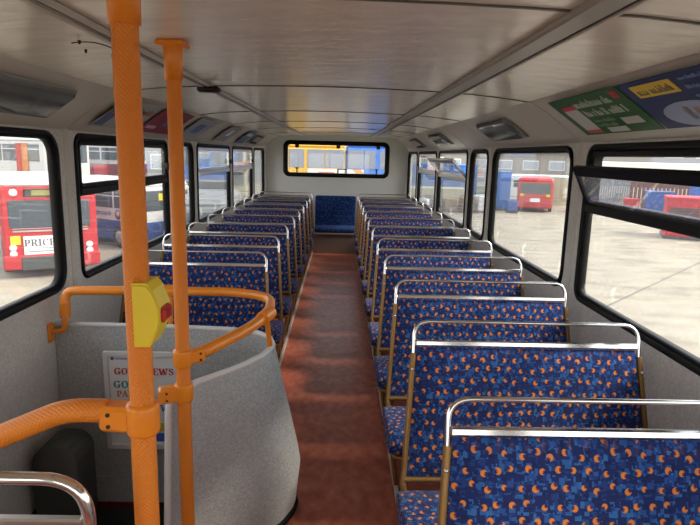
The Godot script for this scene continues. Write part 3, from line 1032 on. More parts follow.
func build_poles() -> void:
	var p1 := pole(-0.388, 1.07, "near orange knurled pole carrying the yellow bell push", 0.0)
	var p2 := pole(-0.527, 1.853, "slimmer-looking orange pole behind the near one, at the stair panel end", 0.0)
	var lt := mb(true)
	tube(lt, [Vector3(-0.028, 0.0, -0.05), Vector3(-0.028, 1.12, -0.05)], 0.018, 14)
	build(lt, "rear_tube", mat.orange, p1)
	clamp_ring(p1, 1.150, 0.062, Vector3(-0.95, 0, -0.1), 0.085)
	clamp_ring(p2, 0.985, 0.056, Vector3(0.7, 0, -0.5), 0.075)
	clamp_ring(p2, 0.86, 0.062, Vector3(-0.85, 0, 0.4), 0.085)
	# bell push on the near pole
	var b := thing("bell_push", Vector3(-0.388, 1.374, -1.07), 0, "yellow bell push with red button on the near orange pole", "bell push")
	var st := mb()
	var out := PackedVector2Array([Vector2(0.003, -0.062), Vector2(0.032, -0.062), Vector2(0.042, -0.046), Vector2(0.053, -0.012), Vector2(0.053, 0.014), Vector2(0.041, 0.048), Vector2(0.030, 0.062), Vector2(0.003, 0.062)])
	plate(st, out, 0.010, 0.036)
	var face := PackedVector2Array()
	for q in out: face.append(Vector2(0.028, 0) + (q - Vector2(0.028, 0)) * 0.93)
	plate(st, face, 0.036, 0.041)
	plate(st, out, -0.030, 0.010)
	build(st, "housing", mat.yellow, b)
	st = mb()
	bbox(st, Vector3(0.044, -0.016, -0.014), Vector3(0.062, 0.014, 0.030), 0.005)
	build(st, "button", mat.red_button, b)
	# rail from the near pole out to the left
	var r1 := thing("hand_rail", Vector3(-0.388, 1.160, -1.07), 0, "orange handrail sloping down to the left from the near pole", "handrail")
	st = mb(true)
	tube(st, soften([Vector3(-0.075, 0, -0.008), Vector3(-0.155, 0.004, 0.0), Vector3(-0.29, -0.056, 0.0), Vector3(-0.66, -0.22, 0.0)], 0.09, 8), 0.0235, 16, true, true)
	build(st, "knurled_tube", mat.orange_grip, r1)
	# link between the poles
	# rail around the stair enclosure
	var r2 := thing("stair_rail", Vector3.ZERO, 0, "orange rail curving above the stair panel from the wall to the second pole", "handrail")
	var y := 0.995
	st = mb(true)
	tube(st, soften([Vector3(-1.335, 0.90, -2.70), Vector3(-1.335, y, -2.72), Vector3(-0.9, y, -2.76), Vector3(-0.50, y, -2.755), Vector3(-0.33, y, -2.67), Vector3(-0.300, y, -2.46), Vector3(-0.335, y, -2.20), Vector3(-0.46, y - 0.007, -1.93), Vector3(-0.495, y - 0.01, -1.885)], 0.10, 8), 0.0225, 14)
	build(st, "tube", mat.orange, r2)
	st = mb(true)
	tube(st, [Vector3(-1.335, 0.865, -2.70), Vector3(-1.335, 0.94, -2.705)], 0.026, 14)
	build(st, "socket", mat.orange, r2)
	st = mb(true)
	tube(st, soften([Vector3(-1.335, 0.87, -2.70), Vector3(-1.338, 0.80, -2.69), Vector3(-1.405, 0.795, -2.68)], 0.03), 0.013, 10)
	build(st, "wall_arm", mat.orange, r2)
	part("wall_plate", mat.orange, r2, Vector3(-1.41, 0.745, -2.70), Vector3(-1.395, 0.84, -2.66), 0.004)
	st = mb(true)
	tube(st, [Vector3(-0.30, y, -2.36), Vector3(-0.31, y - 0.03, -2.40), Vector3(-0.300, 0.80, -2.44)], 0.0115, 10)
	build(st, "stay", mat.orange, r2)
	st = mb(true)
	tube(st, [Vector3(-0.295, y, -2.40), Vector3(-0.318, y, -2.30)], 0.0295, 14)
	build(st, "collar", mat.orange, r2)
	st = mb(true)
	tube(st, [Vector3(-0.835, y, -2.76), Vector3(-0.835, 0.80, -2.735)], 0.0125, 10)
	build(st, "stay", mat.orange, r2)
	st = mb(true)
	tube(st, [Vector3(-0.87, y, -2.76), Vector3(-0.80, y, -2.76)], 0.0295, 14)
	build(st, "collar", mat.orange, r2)

# ------------------------------------------------------------------ lamps, posters and marks under the roof
func cove_frame(side: float, d: float) -> Transform3D:     # x towards the rear or front along the cove, y up the slope, z into the bus
	var lo := Vector3(MIDDLE + side * 1.295, 1.797, -d)
	var hi := Vector3(MIDDLE + side * 1.06, 1.96, -d)
	var v := (hi - lo).normalized()
	var u := Vector3(0, 0, 1.0) if side > 0 else Vector3(0, 0, -1.0)
	return Transform3D(Basis(u, v, u.cross(v)), (lo + hi) / 2.0)

func cove_lamp(side: float, d: float, label: String) -> void:
	var o := thing("cove_lamp", Vector3.ZERO, 0, label, "lamp", "unlit cove lamps")
	o.transform = cove_frame(side, d).translated_local(Vector3(0, 0.0, 0.012))
	part("tray", mat.lamp_tray, o, Vector3(-0.38, -0.10, -0.012), Vector3(0.38, 0.10, -0.004), 0.003)
	var st := mb(true)
	tube(st, [Vector3(-0.33, -0.055, 0.004), Vector3(0.33, -0.055, 0.004)], 0.0075, 10)
	build(st, "fluorescent_tube", mat.tube_white, o)
	for x in [-0.2, 0.17]:
		part("tube_clip", mat.tube_white, o, Vector3(x, -0.07, -0.004), Vector3(x + 0.012, 0.02, 0.008), 0.002)
	st = mb()
	var a := rrect(0.38, 0.10, 0.012, 2)
	var b := rrect(0.36, 0.082, 0.012, 2)
	for i in a.size():
		var j := (i + 1) % a.size()
		quad(st, Vector3(a[i].x, a[i].y, -0.004), Vector3(a[j].x, a[j].y, -0.004), Vector3(b[j].x, b[j].y, 0.016), Vector3(b[i].x, b[i].y, 0.016))
	plate(st, b, 0.015, 0.016)
	build(st, "acrylic_cover", mat.lamp_cover, o)

func poster(side: float, d: float, w: float, ground: Color, label: String) -> Node3D:
	var o := thing("cove_poster", Vector3.ZERO, 0, label, "poster", "advertising cards along the coves")
	o.transform = cove_frame(side, d).translated_local(Vector3(0, 0.016, 0.018))
	part("card", plain(ground.darkened(0.2), 0.5), o, Vector3(-w / 2, -0.125, -0.003), Vector3(w / 2, 0.125, 0.0))
	return o

func blot(o: Node, c: Color, x0: float, x1: float, y0: float, y1: float) -> void:
	part("print", plain(c, 0.4), o, Vector3(x0, y0, 0.0), Vector3(x1, y1, 0.0015))

func scrawl(o: Node, c: Color, x0: float, x1: float, y: float, h: float, sd: int) -> void:      # a line of print too small to read: word-like strokes
	var r := RandomNumberGenerator.new()
	r.seed = sd
	var st := mb()
	var x := x0
	while x < x1:
		var w := h * r.randf_range(0.16, 0.42)
		var top := h * (1.0 if r.randf() < 0.3 else 0.68)
		box(st, Vector3(x, y, 0.0), Vector3(min(x + w, x1), y + top * r.randf_range(0.3, 1.0), 0.0022))
		box(st, Vector3(x, y, 0.0), Vector3(min(x + h * 0.12, x1), y + top, 0.0022))
		x += w + h * (0.14 if r.randf() < 0.8 else 0.5)
	build(st, "print_line", plain(c, 0.5), o).set_meta("kind", "stuff")

func build_overhead() -> void:
	cove_lamp(1.0, 4.0, "unlit lamp in the right cove beyond the green poster")
	cove_lamp(1.0, 6.4, "second unlit lamp along the right cove")
	cove_lamp(1.0, 8.3, "farthest unlit lamp along the right cove")
	cove_lamp(-1.0, 2.25, "unlit lamp in the left cove at the picture's edge")
	cove_lamp(-1.0, 8.5, "farthest unlit lamp along the left cove")
	var white := rgb(196, 198, 192)
	# right: green card, then blue card
	var g := poster(1.0, 2.425, 0.66, rgb(46, 118, 56), "green advertising card on the right cove")
	scrawl(g, rgb(176, 190, 172), -0.12, 0.22, 0.055, 0.042, 3)
	scrawl(g, rgb(176, 190, 172), -0.10, 0.25, -0.005, 0.042, 4)
	scrawl(g, rgb(130, 160, 126), -0.10, 0.08, -0.045, 0.022, 5)
	scrawl(g, rgb(130, 160, 126), -0.10, 0.06, -0.075, 0.022, 6)
	blot(g, rgb(190, 44, 40), 0.25, 0.30, 0.07, 0.11)
	blot(g, white, -0.27, -0.13, -0.09, 0.05)
	blot(g, rgb(196, 46, 44), -0.27, -0.13, 0.05, 0.075)
	blot(g, rgb(196, 60, 40), -0.27, -0.13, -0.11, -0.085)
	blot(g, white, -0.06, 0.10, -0.115, -0.085)
	blot(g, white, 0.13, 0.27, -0.075, -0.035)
	var b := poster(1.0, 1.69, 0.78, rgb(36, 60, 128), "dark blue advertising card with yellow box on the right cove")
	blot(b, rgb(226, 196, 48), -0.33, -0.09, 0.045, 0.105)
	scrawl(b, rgb(96, 96, 90), -0.31, -0.11, 0.056, 0.034, 7)
	for k in 4: scrawl(b, rgb(120, 140, 186), -0.05, 0.36, 0.09 - 0.04 * k, 0.016, 8 + k)
	var st := mb()
	var el := PackedVector2Array()
	for i in 24: el.append(Vector2(-0.14 + 0.17 * cos(TAU * i / 24), -0.06 + 0.062 * sin(TAU * i / 24)))
	plate(st, el, 0.0, 0.0015)
	build(st, "print", plain(rgb(150, 166, 204), 0.4), b)
	blot(b, rgb(206, 196, 190), -0.18, -0.15, -0.09, -0.02)
	blot(b, rgb(190, 150, 120), -0.13, -0.10, -0.09, -0.03)
	# left: a run of cards
	var l1 := poster(-1.0, 3.42, 0.62, rgb(206, 206, 204), "white card with blue and red swirl on the left cove")
	blot(l1, rgb(52, 70, 128), -0.30, -0.19, -0.11, 0.03)
	blot(l1, rgb(212, 120, 50), -0.27, -0.20, 0.0, 0.06)
	blot(l1, rgb(178, 60, 80), -0.24, -0.14, 0.05, 0.11)
	scrawl(l1, rgb(96, 96, 150), 0.0, 0.16, 0.03, 0.05, 15)
	scrawl(l1, rgb(200, 130, 70), 0.16, 0.28, 0.03, 0.05, 16)
	var l2 := poster(-1.0, 4.15, 0.72, rgb(168, 50, 74), "crimson card on the left cove behind the second pole")
	blot(l2, rgb(70, 100, 160), -0.06, 0.06, -0.04, 0.03)
	blot(l2, rgb(210, 180, 190), -0.30, -0.12, -0.08, -0.05)
	var l3 := poster(-1.0, 5.05, 0.60, rgb(196, 200, 206), "pale card with blue picture on the left cove")
	blot(l3, rgb(70, 96, 160), -0.12, 0.10, -0.06, 0.06)
	blot(l3, rgb(150, 164, 200), -0.22, -0.13, -0.09, 0.0)
	var l4 := poster(-1.0, 6.35, 0.62, rgb(186, 188, 188), "grey card with a white patch on the left cove")
	blot(l4, rgb(236, 236, 236), -0.06, 0.10, -0.03, 0.07)
	blot(l4, rgb(120, 140, 170), 0.10, 0.20, -0.09, 0.0)
	var l5 := poster(-1.0, 7.55, 0.55, rgb(90, 128, 184), "blue card farthest along the left cove")
	blot(l5, rgb(190, 206, 226), -0.2, 0.2, 0.03, 0.08)
	# small black fitting and the marks of removed fittings
	var fx := thing("ceiling_fitting", Vector3(-0.655, 1.992, -2.90), 0, "small black fitting on the left ceiling rail", "fitting")
	part("body", mat.black, fx, Vector3(-0.055, -0.026, -0.03), Vector3(0.055, 0.002, 0.03), 0.01)
	var sc := thing("cable_end", Vector3.ZERO, 0, "thin black wire arc on the ceiling left of the near pole", "wire")
	st = mb(true)
	var arc := []
	for q in [Vector2(-0.815, 1.805), Vector2(-0.79, 1.785), Vector2(-0.76, 1.775), Vector2(-0.735, 1.785), Vector2(-0.722, 1.83), Vector2(-0.722, 1.90)]:
		arc.append(Vector3(q.x, 1.990, -q.y))
	tube(st, soften(arc, 0.02, 3), 0.0018, 6)
	build(st, "wire", mat.black, sc)
	for q in [Vector3(-0.79, 1.992, -1.80), Vector3(-0.724, 1.994, -1.90), Vector3(-0.834, 1.990, -1.944), Vector3(-0.786, 1.992, -2.043)]:
		st = mb(true)
		lathe(st, [Vector2(0.0, -0.006), Vector2(0.004, -0.004), Vector2(0.005, 0.006)], 8, Transform3D(Basis(), q))
		build(st, "screw", mat.black, sc)
	var cl := thing("rail_clip", Vector3(-1.085, 1.945, -2.85), 0, "small grey clip under the left ceiling edge by the near pole", "clip")
	part("body", mat.ceiling_rail, cl, Vector3(-0.012, -0.035, -0.02), Vector3(0.012, 0.035, 0.02), 0.004)

# ------------------------------------------------------------------ outside
func paint(c: Color, rough := 0.4) -> StandardMaterial3D:      # weathered paint, a shade duller than new
	return plain(Color(c.r * 0.8 + 0.03, c.g * 0.8 + 0.03, c.b * 0.8 + 0.03), rough)

func bus(called: String, label: String, at: Vector3, turn: float, c: Dictionary) -> Node3D:   # front towards +z, at ground level
	var o := thing(called, at + Vector3(0, GROUND, 0), turn, label, "bus", "buses parked in the yard")
	var L: float = c.l
	var W: float = c.get("w", 2.75)
	var H: float = c.h
	var hx := W / 2
	var hz := L / 2
	var body := paint(c.body)
	var roof := paint(c.get("roof", c.body))
	part("body", body, o, Vector3(-hx, 0.35, -hz), Vector3(hx, H - 0.22, hz), 0.10)
	part("roof", roof, o, Vector3(-hx + 0.03, H - 0.34, -hz + 0.03), Vector3(hx - 0.03, H, hz - 0.03), 0.16)
	if c.has("skirt"):
		part("skirt", paint(c.skirt), o, Vector3(-hx - 0.012, 0.34, -hz - 0.012), Vector3(hx + 0.012, c.get("skirt_top", 1.15), hz + 0.012), 0.03)
	for bd in c.get("bands", []):
		part("band", paint(bd[0]), o, Vector3(-hx - 0.014, bd[1], -hz - 0.014), Vector3(hx + 0.014, bd[2], hz + 0.014), 0.02)
	# rows of side windows
	for row in c.rows:
		var n: int = row[2]
		var pitch := (L - 0.7) / n
		for s in [-1.0, 1.0]:
			for k in n:
				var z0 := -hz + 0.35 + pitch * k + 0.06
				var st := mb()
				bbox(st, Vector3(s * hx - 0.022, row[0], z0), Vector3(s * hx + 0.022, row[1], z0 + pitch - 0.12), 0.01)
				var p := build(st, "side_window", mat.pane_dark, o)
				st = mb()
				box(st, Vector3(s * hx - 0.03, row[1] - 0.26, z0), Vector3(s * hx + 0.03, row[1] - 0.22, z0 + pitch - 0.12))
				build(st, "vent_bar", mat.white_edge, p)
		for e in ([] if c.has("plain_ends") else [-1.0, 1.0]):
			var st := mb()
			bbox(st, Vector3(-hx + 0.22, row[0] - 0.05, e * hz - 0.03), Vector3(hx - 0.22, row[1] + 0.04, e * hz + 0.03), 0.02)
			build(st, "end_window", mat.pane_dark, o)
	for s in [-1.0, 1.0]:
		for z in [-hz * 0.55, hz * 0.55]:
			var st := mb(true)
			var t := Transform3D(Basis(Vector3.FORWARD, PI / 2), Vector3(s * (hx - 0.12), 0.5, z))
			lathe(st, [Vector2(0.0, -0.14), Vector2(0.46, -0.14), Vector2(0.5, -0.1), Vector2(0.5, 0.1), Vector2(0.46, 0.14), Vector2(0.0, 0.14)], 18, t)
			var wl := build(st, "wheel", mat.tyre, o)
			st = mb(true)
			lathe(st, [Vector2(0.0, -0.16), Vector2(0.26, -0.16), Vector2(0.26, 0.16), Vector2(0.0, 0.16)], 14, t)
			build(st, "hub", mat.lamp_tray, wl)
	return o

func build_yard() -> void:
	var g := Node3D.new()
	g.name = "ground"
	add_child(g)
	struct(g, "pale concrete yard around the bus")
	part("slab", mat.concrete, g, Vector3(-120, GROUND - 0.3, -160), Vector3(120, GROUND, 60))
	var st := mb()
	var ja := Vector3(5.5, GROUND, -13.6); var jb := Vector3(40.0, GROUND, -48.5)
	var jd := (jb - ja).normalized(); var js := Vector3(-jd.z, 0, jd.x) * 0.035
	quad(st, ja - js + Vector3(0, 0.004, 0), ja + js + Vector3(0, 0.004, 0), jb + js + Vector3(0, 0.004, 0), jb - js + Vector3(0, 0.004, 0))
	quad(st, ja + js, ja - js, jb - js, jb + js)
	build(st, "expansion_joint", plain(rgb(104, 98, 88), 0.9), g)
	# --- left: red single-decker facing us
	var red := rgb(208, 34, 40)
	var rb := bus("red_bus", "red single-deck bus with white roof and PRICE board outside the near left window", Vector3(-9.45, 0, -18.6) - Vector3(sin(deg_to_rad(31)), 0, cos(deg_to_rad(31))) * 3.5, deg_to_rad(31), {"l": 7.0, "h": 3.2, "w": 2.8, "body": red, "roof": rgb(232, 230, 226), "rows": [[1.7, 2.5, 5]]})
	var fz := 3.5
	part("bumper", paint(rgb(200, 30, 36)), rb, Vector3(-1.43, 0.30, fz - 0.1), Vector3(1.43, 0.78, fz + 0.10), 0.06)
	part("grille", mat.dark_plastic, rb, Vector3(-0.92, 0.28, fz - 0.05), Vector3(0.78, 0.72, fz + 0.13), 0.03)
	part("destination_box", mat.black, rb, Vector3(-0.72, 2.64, fz - 0.02), Vector3(0.72, 2.90, fz + 0.04), 0.02)
	part("destination_blind", paint(rgb(150, 150, 70)), rb, Vector3(-0.50, 2.69, fz + 0.03), Vector3(0.05, 2.86, fz + 0.048))
	part("belt_strip", mat.brushed, rb, Vector3(-1.10, 1.52, fz - 0.02), Vector3(1.10, 1.57, fz + 0.05), 0.01)
	part("belt_strip", mat.brushed, rb, Vector3(-1.10, 1.62, fz - 0.02), Vector3(1.10, 1.64, fz + 0.05), 0.008)
	var bd := part("notice_board", mat.paper, rb, Vector3(-0.82, 0.78, fz - 0.02), Vector3(0.88, 1.38, fz + 0.05), 0.008)
	words("PRICE", 0.30, plain(rgb(60, 60, 62)), bd, Transform3D(Basis(), Vector3(-0.36, 1.16, fz + 0.051)), true)
	words("H", 0.30, plain(rgb(60, 60, 62)), bd, Transform3D(Basis(), Vector3(0.68, 1.16, fz + 0.051)), true)
	part("print_line", plain(rgb(130, 130, 132)), bd, Vector3(-0.7, 0.86, fz + 0.04), Vector3(0.1, 0.90, fz + 0.053))
	part("print_line", plain(rgb(130, 130, 132)), bd, Vector3(-0.4, 0.97, fz + 0.04), Vector3(0.1, 1.0, fz + 0.053))
	part("number_card", mat.yellow, rb, Vector3(-1.18, 1.12, fz - 0.02), Vector3(-0.90, 1.40, fz + 0.02))
	for s in [-1.0, 1.0]:
		for y in [0.82, 1.02]:
			st = mb(true)
			lathe(st, [Vector2(0.11, 0.0), Vector2(0.10, 0.05), Vector2(0.0, 0.07)], 14, Transform3D(Basis(Vector3.RIGHT, PI / 2), Vector3(s * 1.12, y, fz)))
			build(st, "headlight", mat.paper, rb)
	st = mb(true)
	lathe(st, [Vector2(0.12, 0.0), Vector2(0.11, 0.03), Vector2(0.0, 0.05)], 14, Transform3D(Basis(Vector3.RIGHT, PI / 2), Vector3(-1.0, 2.78, fz)))
	build(st, "round_lamp", mat.paper, rb)
	# --- left: white single-decker with blue skirt, its rear corner towards us
	var white := rgb(226, 226, 220)
	var blue := rgb(40, 70, 140)
	var wb := bus("white_bus", "white and blue single-deck bus with lettering beyond the red bus", Vector3(-10.25, 0, -26.5), deg_to_rad(58), {"l": 6.5, "h": 2.92, "body": rgb(252, 252, 248), "skirt": rgb(48, 88, 176), "skirt_top": 1.22, "rows": [[1.72, 2.48, 4]]})
	for s in [-1.0, 1.0]:
		words("Stagecoach", 0.27, plain(rgb(36, 56, 120)), wb, Transform3D(Basis(Vector3.UP, s * PI / 2), Vector3(s * 1.395, 1.48, 0.55)))
		for q in [[0.22, rgb(40, 80, 160), 0.012], [0.15, rgb(226, 120, 50), 0.018], [0.08, rgb(240, 240, 238), 0.024]]:
			st = mb(true)
			lathe(st, [Vector2(q[0], -0.01), Vector2(q[0], q[2]), Vector2(0, q[2])], 16, Transform3D(Basis(Vector3.FORWARD, s * PI / 2), Vector3(s * 1.385, 1.46, 1.75)))
			build(st, "roundel", paint(q[1]), wb)
	part("number_card", mat.yellow, wb, Vector3(-0.5, 2.1, 3.27), Vector3(-0.2, 2.4, 3.3))
	# --- left: double-deckers behind
	var d1 := bus("double_decker", "white double-decker with red and orange stripes behind the red bus", Vector3(-19.25, 0, -32.9), deg_to_rad(64), {"l": 11.0, "h": 4.75, "body": rgb(228, 226, 220), "rows": [[1.6, 2.6, 7], [3.5, 4.35, 7]]})
	for q in [[3.35, rgb(206, 60, 44)], [3.8, rgb(228, 132, 48)]]:
		for s in [-1.0, 1.0]:
			st = mb()
			box(st, Vector3(s * 1.40 - 0.02, 0.5, q[0]), Vector3(s * 1.40 + 0.02, 4.4, q[0] + 0.45))
			build(st, "stripe", paint(q[1]), d1)
	var d2 := bus("double_decker", "double-decker with a maroon advert panel in the left window vent", Vector3(-17.0, 0, -38.0), deg_to_rad(84), {"l": 7.6, "h": 4.75, "body": rgb(222, 220, 214), "bands": [[rgb(120, 40, 62), 2.15, 3.3]], "rows": [[1.0, 1.9, 5], [3.55, 4.3, 5]]})
	for s in [-1.0, 1.0]:
		words("to the", 0.55, mat.paper, d2, Transform3D(Basis(Vector3.UP, s * PI / 2), Vector3(s * 1.40, 2.8, 0.2)))
		part("advert_patch", paint(rgb(200, 60, 70)), d2, Vector3(s * 1.39 - 0.02, 2.2, 1.6), Vector3(s * 1.39 + 0.02, 3.25, 2.6))
	var d3 := bus("double_decker", "white double-decker with orange swoosh and blue end between the poles", Vector3(-12.9, 0, -47.0), deg_to_rad(16), {"l": 9.0, "h": 4.75, "w": 3.0, "body": rgb(58, 120, 206), "rows": [[1.6, 2.6, 5], [3.5, 4.35, 5]]})
	st = mb()
	plate(st, PackedVector2Array([Vector2(-1.4, 2.6), Vector2(0.6, 2.6), Vector2(0.2, 3.2), Vector2(-0.6, 3.45), Vector2(-1.4, 3.45)]), 4.5, 4.54)
	build(st, "white_panel", paint(white), d3)
	st = mb()
	plate(st, PackedVector2Array([Vector2(0.9, 2.6), Vector2(0.5, 3.3), Vector2(-0.5, 3.7), Vector2(-1.0, 3.7), Vector2(0.2, 3.2), Vector2(0.6, 2.6)]), 4.53, 4.56)
	build(st, "swoosh", paint(rgb(236, 150, 50)), d3)
	bus("double_decker", "blue and white double-decker beyond the rear left windows", Vector3(-8.2, 0, -36.0), deg_to_rad(10), {"l": 11.0, "h": 4.75, "body": rgb(226, 228, 230), "bands": [[rgb(60, 118, 206), 2.72, 3.45], [rgb(60, 118, 206), 4.4, 4.6]], "rows": [[1.6, 2.6, 7], [3.5, 4.35, 7]]})
	bus("double_decker", "orange and cream double-decker far along the left side", Vector3(-9.6, 0, -52.0), deg_to_rad(6), {"l": 11.0, "h": 4.75, "body": rgb(226, 214, 180), "bands": [[rgb(226, 140, 50), 2.72, 3.45]], "rows": [[1.6, 2.6, 7], [3.5, 4.35, 7]]})
	bus("minibus", "pale grey minibus standing by the rear left windows", Vector3(-5.4, 0, -23.5), deg_to_rad(4), {"l": 6.2, "h": 2.5, "w": 2.1, "body": rgb(166, 170, 168), "rows": [[1.35, 2.0, 4]]})
	# --- behind the rear window
	var yb := bus("double_decker", "yellow double-decker seen through the rear window", Vector3(-1.17, 0, -31.0), 0, {"l": 11.2, "h": 4.74, "w": 2.7, "body": rgb(236, 178, 40), "rows": [[1.6, 2.4, 8]], "plain_ends": true})
	var bb := bus("double_decker", "bright blue double-decker seen through the rear window", Vector3(1.62, 0, -30.9), 0, {"l": 11.0, "h": 4.78, "w": 2.7, "body": rgb(52, 120, 214), "rows": [[1.6, 2.4, 8]], "plain_ends": true})
	for q in [[yb, 5.6, [[-1.12, -0.45], [-0.30, 0.42], [0.46, 1.30]]], [bb, 5.5, [[-1.30, -0.62], [-0.58, -0.10], [0.12, 0.60], [0.64, 1.25]]]]:
		for w in q[2]:
			part("upper_window", mat.pane_mid, q[0], Vector3(w[0], 3.62, q[1] - 0.05), Vector3(w[1], 4.42, q[1] + 0.02), 0.01)
	part("white_panel", paint(white), yb, Vector3(-0.30, 2.4, 5.55), Vector3(1.34, 3.58, 5.615))
	part("red_patch", paint(rgb(206, 90, 90)), yb, Vector3(0.2, 3.1, 5.6), Vector3(0.9, 3.45, 5.625))
	part("white_panel", paint(white), bb, Vector3(-1.34, 2.4, 5.45), Vector3(-0.6, 3.58, 5.515))
	st = mb()
	plate(st, PackedVector2Array([Vector2(-0.62, 3.1), Vector2(-0.30, 3.1), Vector2(-0.75, 3.58), Vector2(-1.1, 3.58)]), 5.50, 5.53)
	build(st, "swoosh", paint(rgb(236, 150, 50)), bb)
	# --- right: red vehicle and yard clutter
	var rv := bus("red_bus", "small red bus facing the right window across the yard", Vector3(16.9, 0, -49.1), deg_to_rad(-19), {"l": 7.5, "h": 2.75, "w": 2.75, "body": red, "rows": [[1.55, 2.3, 4]]})
	part("plate_patch", mat.paper, rv, Vector3(-0.35, 0.85, 3.74), Vector3(0.4, 1.15, 3.8))
	for s in [-1.0, 1.0]:
		part("lamp_patch", mat.yellow, rv, Vector3(s * 1.0 - 0.14, 1.3, 3.74), Vector3(s * 1.0 + 0.14, 1.5, 3.8))
	container("blue_container", "blue steel container left of the small red bus", Vector3(13.55, 0, -48.0), deg_to_rad(-16), Vector3(1.6, 3.2, 2.4), rgb(48, 112, 196))
	container("blue_container", "long blue container behind the right rear windows", Vector3(7.9, 0, -53.0), deg_to_rad(4), Vector3(9.0, 3.6, 2.5), rgb(52, 120, 206))
	container("cream_cabin", "cream cabin below the long blue container", Vector3(8.0, 0, -48.4), 0, Vector3(5.0, 1.7, 2.4), rgb(206, 204, 172))
	var rc := container("red_container", "big red container at the right edge beyond the near window", Vector3(21.7, 0, -31.3), deg_to_rad(-26), Vector3(6.2, 2.35, 2.5), rgb(206, 36, 48))
	for k in 4:
		part("louvre_slat", mat.dark_plastic, rc, Vector3(-2.95, 1.25 + 0.14 * k, 1.25), Vector3(-1.5, 1.35 + 0.14 * k, 1.32))
	container("red_skip", "little red box in front of the brown fence", Vector3(24.6, 0, -47.6), deg_to_rad(-20), Vector3(1.1, 1.2, 1.0), rgb(206, 44, 48))
	container("blue_skip", "blue box between the little red box and big red container", Vector3(26.4, 0, -46.6), deg_to_rad(-20), Vector3(2.0, 1.9, 1.4), rgb(48, 96, 170))
	container("blue_container", "blue container above the big red one at the right edge", Vector3(30.4, 0, -43.2), deg_to_rad(-25), Vector3(6.0, 3.1, 2.5), rgb(52, 104, 196))
	tank("white_tank", "white cube tank at the narrow right window", Vector3(11.2, 0, -44.6), Vector3(1.1, 1.35, 1.1), rgb(226, 228, 228))
	tank("white_tank", "white cube tank right of the small red bus", Vector3(20.4, 0, -47.0), Vector3(1.2, 1.2, 1.1), rgb(222, 222, 222))
	tank("blue_drum", "tall blue drum beside the white tank", Vector3(19.3, 0, -47.0), Vector3(0.5, 1.3, 0.5), rgb(40, 70, 150))
	tank("white_tank", "white cube tank at the rear right windows", Vector3(5.6, 0, -40.0), Vector3(1.3, 1.3, 1.2), rgb(226, 228, 228))
	tank("blue_drum", "low blue drum in front of the blue container", Vector3(13.7, 0, -44.9), Vector3(0.8, 1.0, 0.8), rgb(44, 86, 160))
	tank("green_bin", "dark green wheeled bin by the narrow right window", Vector3(11.7, 0, -46.6), Vector3(1.0, 1.5, 0.9), rgb(44, 96, 72))
	for k in 4:
		tank("pallet_stack", ["brown pallet stack nearest the white tank", "tan pallet stack in the middle of the row", "grey heap of crates beside the pallets", "dark crate heap farthest along the pallets"][k], Vector3(9.9 - 1.25 * k, 0, -44.2 - 0.4 * k), Vector3(1.0, 1.3 - 0.2 * (k % 2), 1.0), [rgb(140, 106, 76), rgb(164, 138, 104), rgb(120, 122, 124), rgb(84, 86, 90)][k])
	bus("minibus", "white van behind the cream picket fence", Vector3(20.5, 0, -58.5), deg_to_rad(70), {"l": 5.8, "h": 2.7, "w": 2.1, "body": rgb(250, 250, 246), "rows": [[1.4, 2.1, 3]]})
	# fences
	fence("metal_fence", "grey vertical-bar metal fence beyond the near right window", Vector3(20.6, 0, -54.6), Vector3(27.6, 0, -53.2), 2.6, 34, rgb(150, 154, 156))
	fence("timber_fence", "brown close-boarded timber fence right of the metal fence", Vector3(25.9, 0, -50.6), Vector3(34.5, 0, -49.0), 2.5, 26, rgb(120, 74, 62))
	fence("picket_fence", "cream picket fence right of the small red bus", Vector3(17.6, 0, -53.2), Vector3(21.0, 0, -52.4), 2.6, 16, rgb(212, 196, 150))
	# buildings
	shed("warehouse", "long pale grey building behind the right side of the yard", Vector3(36, 0, -92), deg_to_rad(-14), Vector3(66, 8.0, 10), rgb(164, 166, 170), 16)
	shed("warehouse", "beige brick terrace behind the small red bus", Vector3(22, 0, -68), deg_to_rad(-8), Vector3(26, 4.9, 6), rgb(164, 156, 146), 9)
	shed("warehouse", "grey depot hall behind the buses on the left", Vector3(-50, 0, -64), deg_to_rad(30), Vector3(60, 8.5, 12), rgb(156, 160, 164), 15)
	shed("warehouse", "pale depot hall behind the rear window buses", Vector3(-4, 0, -84), 0, Vector3(32, 8.2, 8), rgb(188, 190, 192), 9)
	bus("coach", "white and yellow coach above the right window vent", Vector3(33, 0, -61), deg_to_rad(84), {"l": 12.0, "h": 4.2, "body": rgb(226, 222, 206), "bands": [[rgb(230, 186, 50), 3.2, 3.5]], "rows": [[1.7, 2.8, 7]]})

func container(called: String, label: String, at: Vector3, turn: float, s: Vector3, c: Color) -> Node3D:
	var o := thing(called, at + Vector3(0, GROUND, 0), turn, label, "container")
	var m := paint(c, 0.55)
	var st := mb()
	box(st, Vector3(-s.x / 2, 0.1, -s.z / 2), Vector3(s.x / 2, s.y - 0.05, s.z / 2))
	var n: int = max(3, int(s.x / 0.5))
	for k in n:      # corrugations
		var x := -s.x / 2 + s.x * (k + 0.25) / n
		bbox(st, Vector3(x, 0.2, -s.z / 2 - 0.04), Vector3(x + s.x / n * 0.5, s.y - 0.15, s.z / 2 + 0.04), 0.02)
	build(st, "corrugated_body", m, o)
	part("top_frame", m, o, Vector3(-s.x / 2 - 0.05, s.y - 0.15, -s.z / 2 - 0.05), Vector3(s.x / 2 + 0.05, s.y, s.z / 2 + 0.05), 0.02)
	part("base_frame", mat.dark_plastic, o, Vector3(-s.x / 2 - 0.05, 0.0, -s.z / 2 - 0.05), Vector3(s.x / 2 + 0.05, 0.16, s.z / 2 + 0.05), 0.02)
	return o

